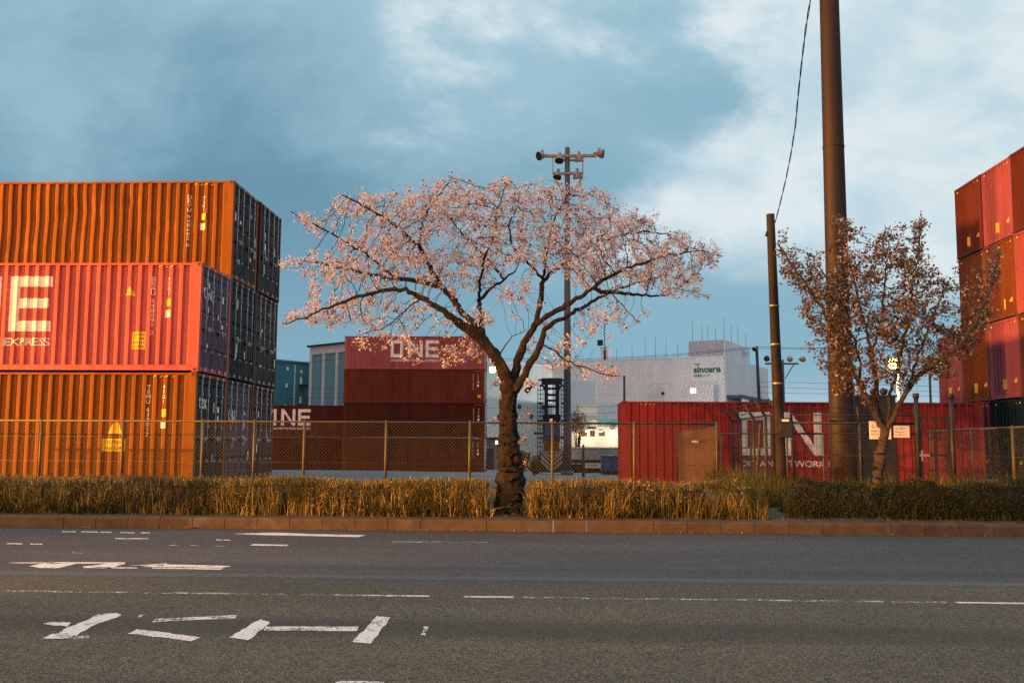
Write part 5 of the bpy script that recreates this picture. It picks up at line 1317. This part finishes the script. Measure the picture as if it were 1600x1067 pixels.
# ------------------------------------------------------------------ container handler (seen from behind, mast raised)
yr = 66.0; kx = yr/FPX; xr0 = xof(861, yr); gr_ = gz(xr0, yr)
tK = thing('container_handler', 'heavy container forklift with tall black mast and striped counterweight, left of the floodlight mast', 'forklift', (xr0, yr, gr_))
X_ = lambda px: (px-861)*kx
Z_ = lambda py: zof(py, yr, 861)-gr_
mb = MB()
for p0_, p1_ in ((850, 856), (868, 874)): mb.box(X_(p0_), 1.6, Z_(735), X_(p1_), 2.1, Z_(590))
mb.box(X_(845.5), 1.55, Z_(598), X_(878.5), 2.15, Z_(588)); mb.box(X_(840), 1.7, Z_(592), X_(884), 2.0, Z_(589.5))
for py in (604.5, 614.5, 623.5, 633.5): mb.box(X_(856.01), 1.65, Z_(py+1.6), X_(867.99), 2.05, Z_(py-1.6))
mb.box(X_(848), 1.5, Z_(657), X_(876), 2.2, Z_(646)); mb.build('mast', M['blacksteel'], tK)
mb = MB(); mb.bar((X_(848), 1.8, Z_(600)), (X_(853), 1.8, Z_(612)), .12, .1); mb.bar((X_(876), 1.8, Z_(600)), (X_(871), 1.8, Z_(612)), .12, .1); mb.build('brace', M['blacksteel'], tK)
for p0_, p1_ in ((839.5, 848), (877, 885)):
    mb = MB()
    for px in (p0_, (p0_+p1_)/2, p1_): mb.tube([(X_(px), 1.75, Z_(728)), (X_(px), 1.75, Z_(594))], .025, 5)
    for py in range(600, 728, 7): mb.tube([(X_(p0_), 1.75, Z_(py)), (X_(p1_), 1.75, Z_(py))], .03 if (py-600) % 28 else .07, 5)
    mb.build('side_ladder', M['blacksteel'], tK)
mb = MB(); mb.bbox(X_(849), -.6, Z_(692), X_(875), 1.4, Z_(660), .05); cabm = mb.build('cab', M['darksteel'], tK)
mb = MB(); mb.box(X_(852), -.62, Z_(681), X_(872), -.605, Z_(664)); mb.build('window', M['navy'], cabm)
mb = MB(); mb.tube([(X_(861), .3, Z_(660)), (X_(861), .3, Z_(654))], .09, 10); mb.build('beacon', emit('orange_beacon', (1,.35,.1), .6), cabm)
mb = MB(); mb.box(X_(834), .2, Z_(678.5), X_(849), .5, Z_(675)); mb.build('step', M['blacksteel'], tK); mb = MB(); mb.box(X_(873), .2, Z_(684), X_(884), .5, Z_(681)); mb.build('step', M['blacksteel'], tK)
mb = MB(); mb.bbox(X_(850), -.9, Z_(706), X_(874), 1.2, Z_(690), .06); mb.build('engine_cover', M['ochre2'], tK)
mb = MB(); mb.bbox(X_(843), -1.5, Z_(737), X_(881), 1.0, Z_(704), .10); cw = mb.build('counterweight', M['blacksteel'], tK)
mb = MB()
for k in range(5):
    for s in (-1, 1):
        z0_ = Z_(735)-.05 + k*.30; pl = [(s*.06, z0_), (s*.70, z0_+.62), (s*.70, z0_+.80), (s*.06, z0_+.18)]
        pl = [(X_(862)+p[0], min(p[1], Z_(705))) for p in pl]
        if pl[1][1] > pl[0][1]+.05: mb.add([(p[0], -1.504, p[1]) for p in pl], [(0,1,2,3) if s > 0 else (3,2,1,0)])
mb.build('hazard_stripe', surf('hazard_paint', (.45,.33,.22), .6, .15, 3), cw)
for px in (839.5, 884.5):
    mb = MB(); mb.tube([(X_(px)-.32, -.4, .62), (X_(px)-.28, -.4, .62), (X_(px)+.28, -.4, .62), (X_(px)+.32, -.4, .62)], [.5,.62,.62,.5], 20); mb.build('wheel', M['black'], tK)
for px in (846, 877):
    mb = MB(); mb.box(X_(px)-.14, -1.54, Z_(739), X_(px)+.14, -1.505, Z_(737)+.02); mb.build('tail_light', surf('tail_lens', (.6,.25,.2), .3), tK)
# dark shrubs in the yard beside the trunk
for px, py, Yd, sc_, lb in ((815, 742, 46, 1.15, 'dark bush in the yard just right of the cherry trunk'), (835, 742, 50, .85, 'small dark bush in the yard, left of the container forklift'), (902, 690, 119, 2.6, 'bare pinkish tree in front of the white building, right of the mast')):
    p = at(px, py, Yd); g0_ = gz(p.x, Yd); t = thing('bush' if Yd < 100 else 'bare_tree', lb, 'bush' if Yd < 100 else 'tree', (p.x, Yd, g0_))
    hgt = sc_ if Yd < 100 else zof(640, Yd, 902)-g0_
    mb = MB()
    for k in range(9): a_ = random.uniform(0, 6.28); mb.tube([(0,0,-.05), (math.cos(a_)*sc_*.15, math.sin(a_)*sc_*.15, hgt*.5), (math.cos(a_)*sc_*.4, math.sin(a_)*sc_*.4, hgt*.95)], [.03*sc_,.02*sc_,.008*sc_], 5)
    mb.build('stems', M['bark'], t); v = gr.normal(0, 1, (900, 3)); v /= np.linalg.norm(v, axis=1)[:, None]; v *= gr.random((900, 1))**.4
    cen = v*np.array([sc_*.42, sc_*.42, hgt*.42]) + np.array([0, 0, hgt*.58]) if Yd < 100 else v*np.array([sc_*.42, sc_*.42, hgt*.22]) + np.array([0, 0, hgt*.78])
    V_, F_ = leaves(cen, .10*sc_, .03*sc_, gr); link('foliage', arr_mesh('bush_leaves', V_, F_, M['shrub'] if Yd < 100 else M['bronze']), t)

# ------------------------------------------------------------------ overhead lines
def cable(label, pts, r=.02):
    q = [at(*p) for p in pts]; fine = []
    for i in range(len(q)-1):
        for k in range(8): fine.append(q[i].lerp(q[i+1], k/8))
    fine.append(q[-1]); mb = MB(); mb.tube(fine, r, 4)
    tag(mb.build('power_line', M['black']), label, 'power line', 'power lines over the far yard')
cable('upper power line sagging across the white building and rooftop tower', [(530,557,120), (760,560,112), (900,561.5,105), (1040,555,98), (1180,542,92), (1330,545,90), (1700,558,86)], .026)
cable('second power line just below the upper one, crossing the rooftop tower', [(530,561,121), (760,563,113), (900,564,106), (1040,557.5,99), (1180,544.5,93), (1330,547,91), (1700,560,87)], .022)
cable('slanting power line above the teal and blue warehouses', [(400,572,106), (540,560,102), (700,548,98)], .018)
cable('highest of the three lines crossing the pillars of the blue warehouse', [(400,609,104), (540,605,103), (700,604,102)], .018)
cable('middle of the three lines crossing the pillars of the blue warehouse', [(400,617,104), (540,614,103), (700,613,102)], .018)
cable('lowest of the three lines crossing the pillars of the blue warehouse', [(400,622,104), (540,621,103), (700,622,102)], .018)
cable('line crossing the white building below its green lettering', [(700,638,100), (800,637,100), (1000,634,100), (1240,628,98)], .016)
cable('slanting line across the white building low down, right of the floodlight mast', [(700,652,100), (890,648,100), (1000,642,100), (1240,632,98)], .016)
cable('topmost of the lines low in the sky behind the leafy tree', [(1180,596,90), (1330,600,90), (1480,604,90), (1700,607,90)], .018)
cable('second line from the top low in the sky behind the leafy tree', [(1180,604,90), (1330,609,90), (1480,612,90), (1700,614,90)], .018)
cable('third line from the top low in the sky behind the leafy tree', [(1180,613,90), (1330,616,90), (1480,619,90), (1700,621,90)], .018)
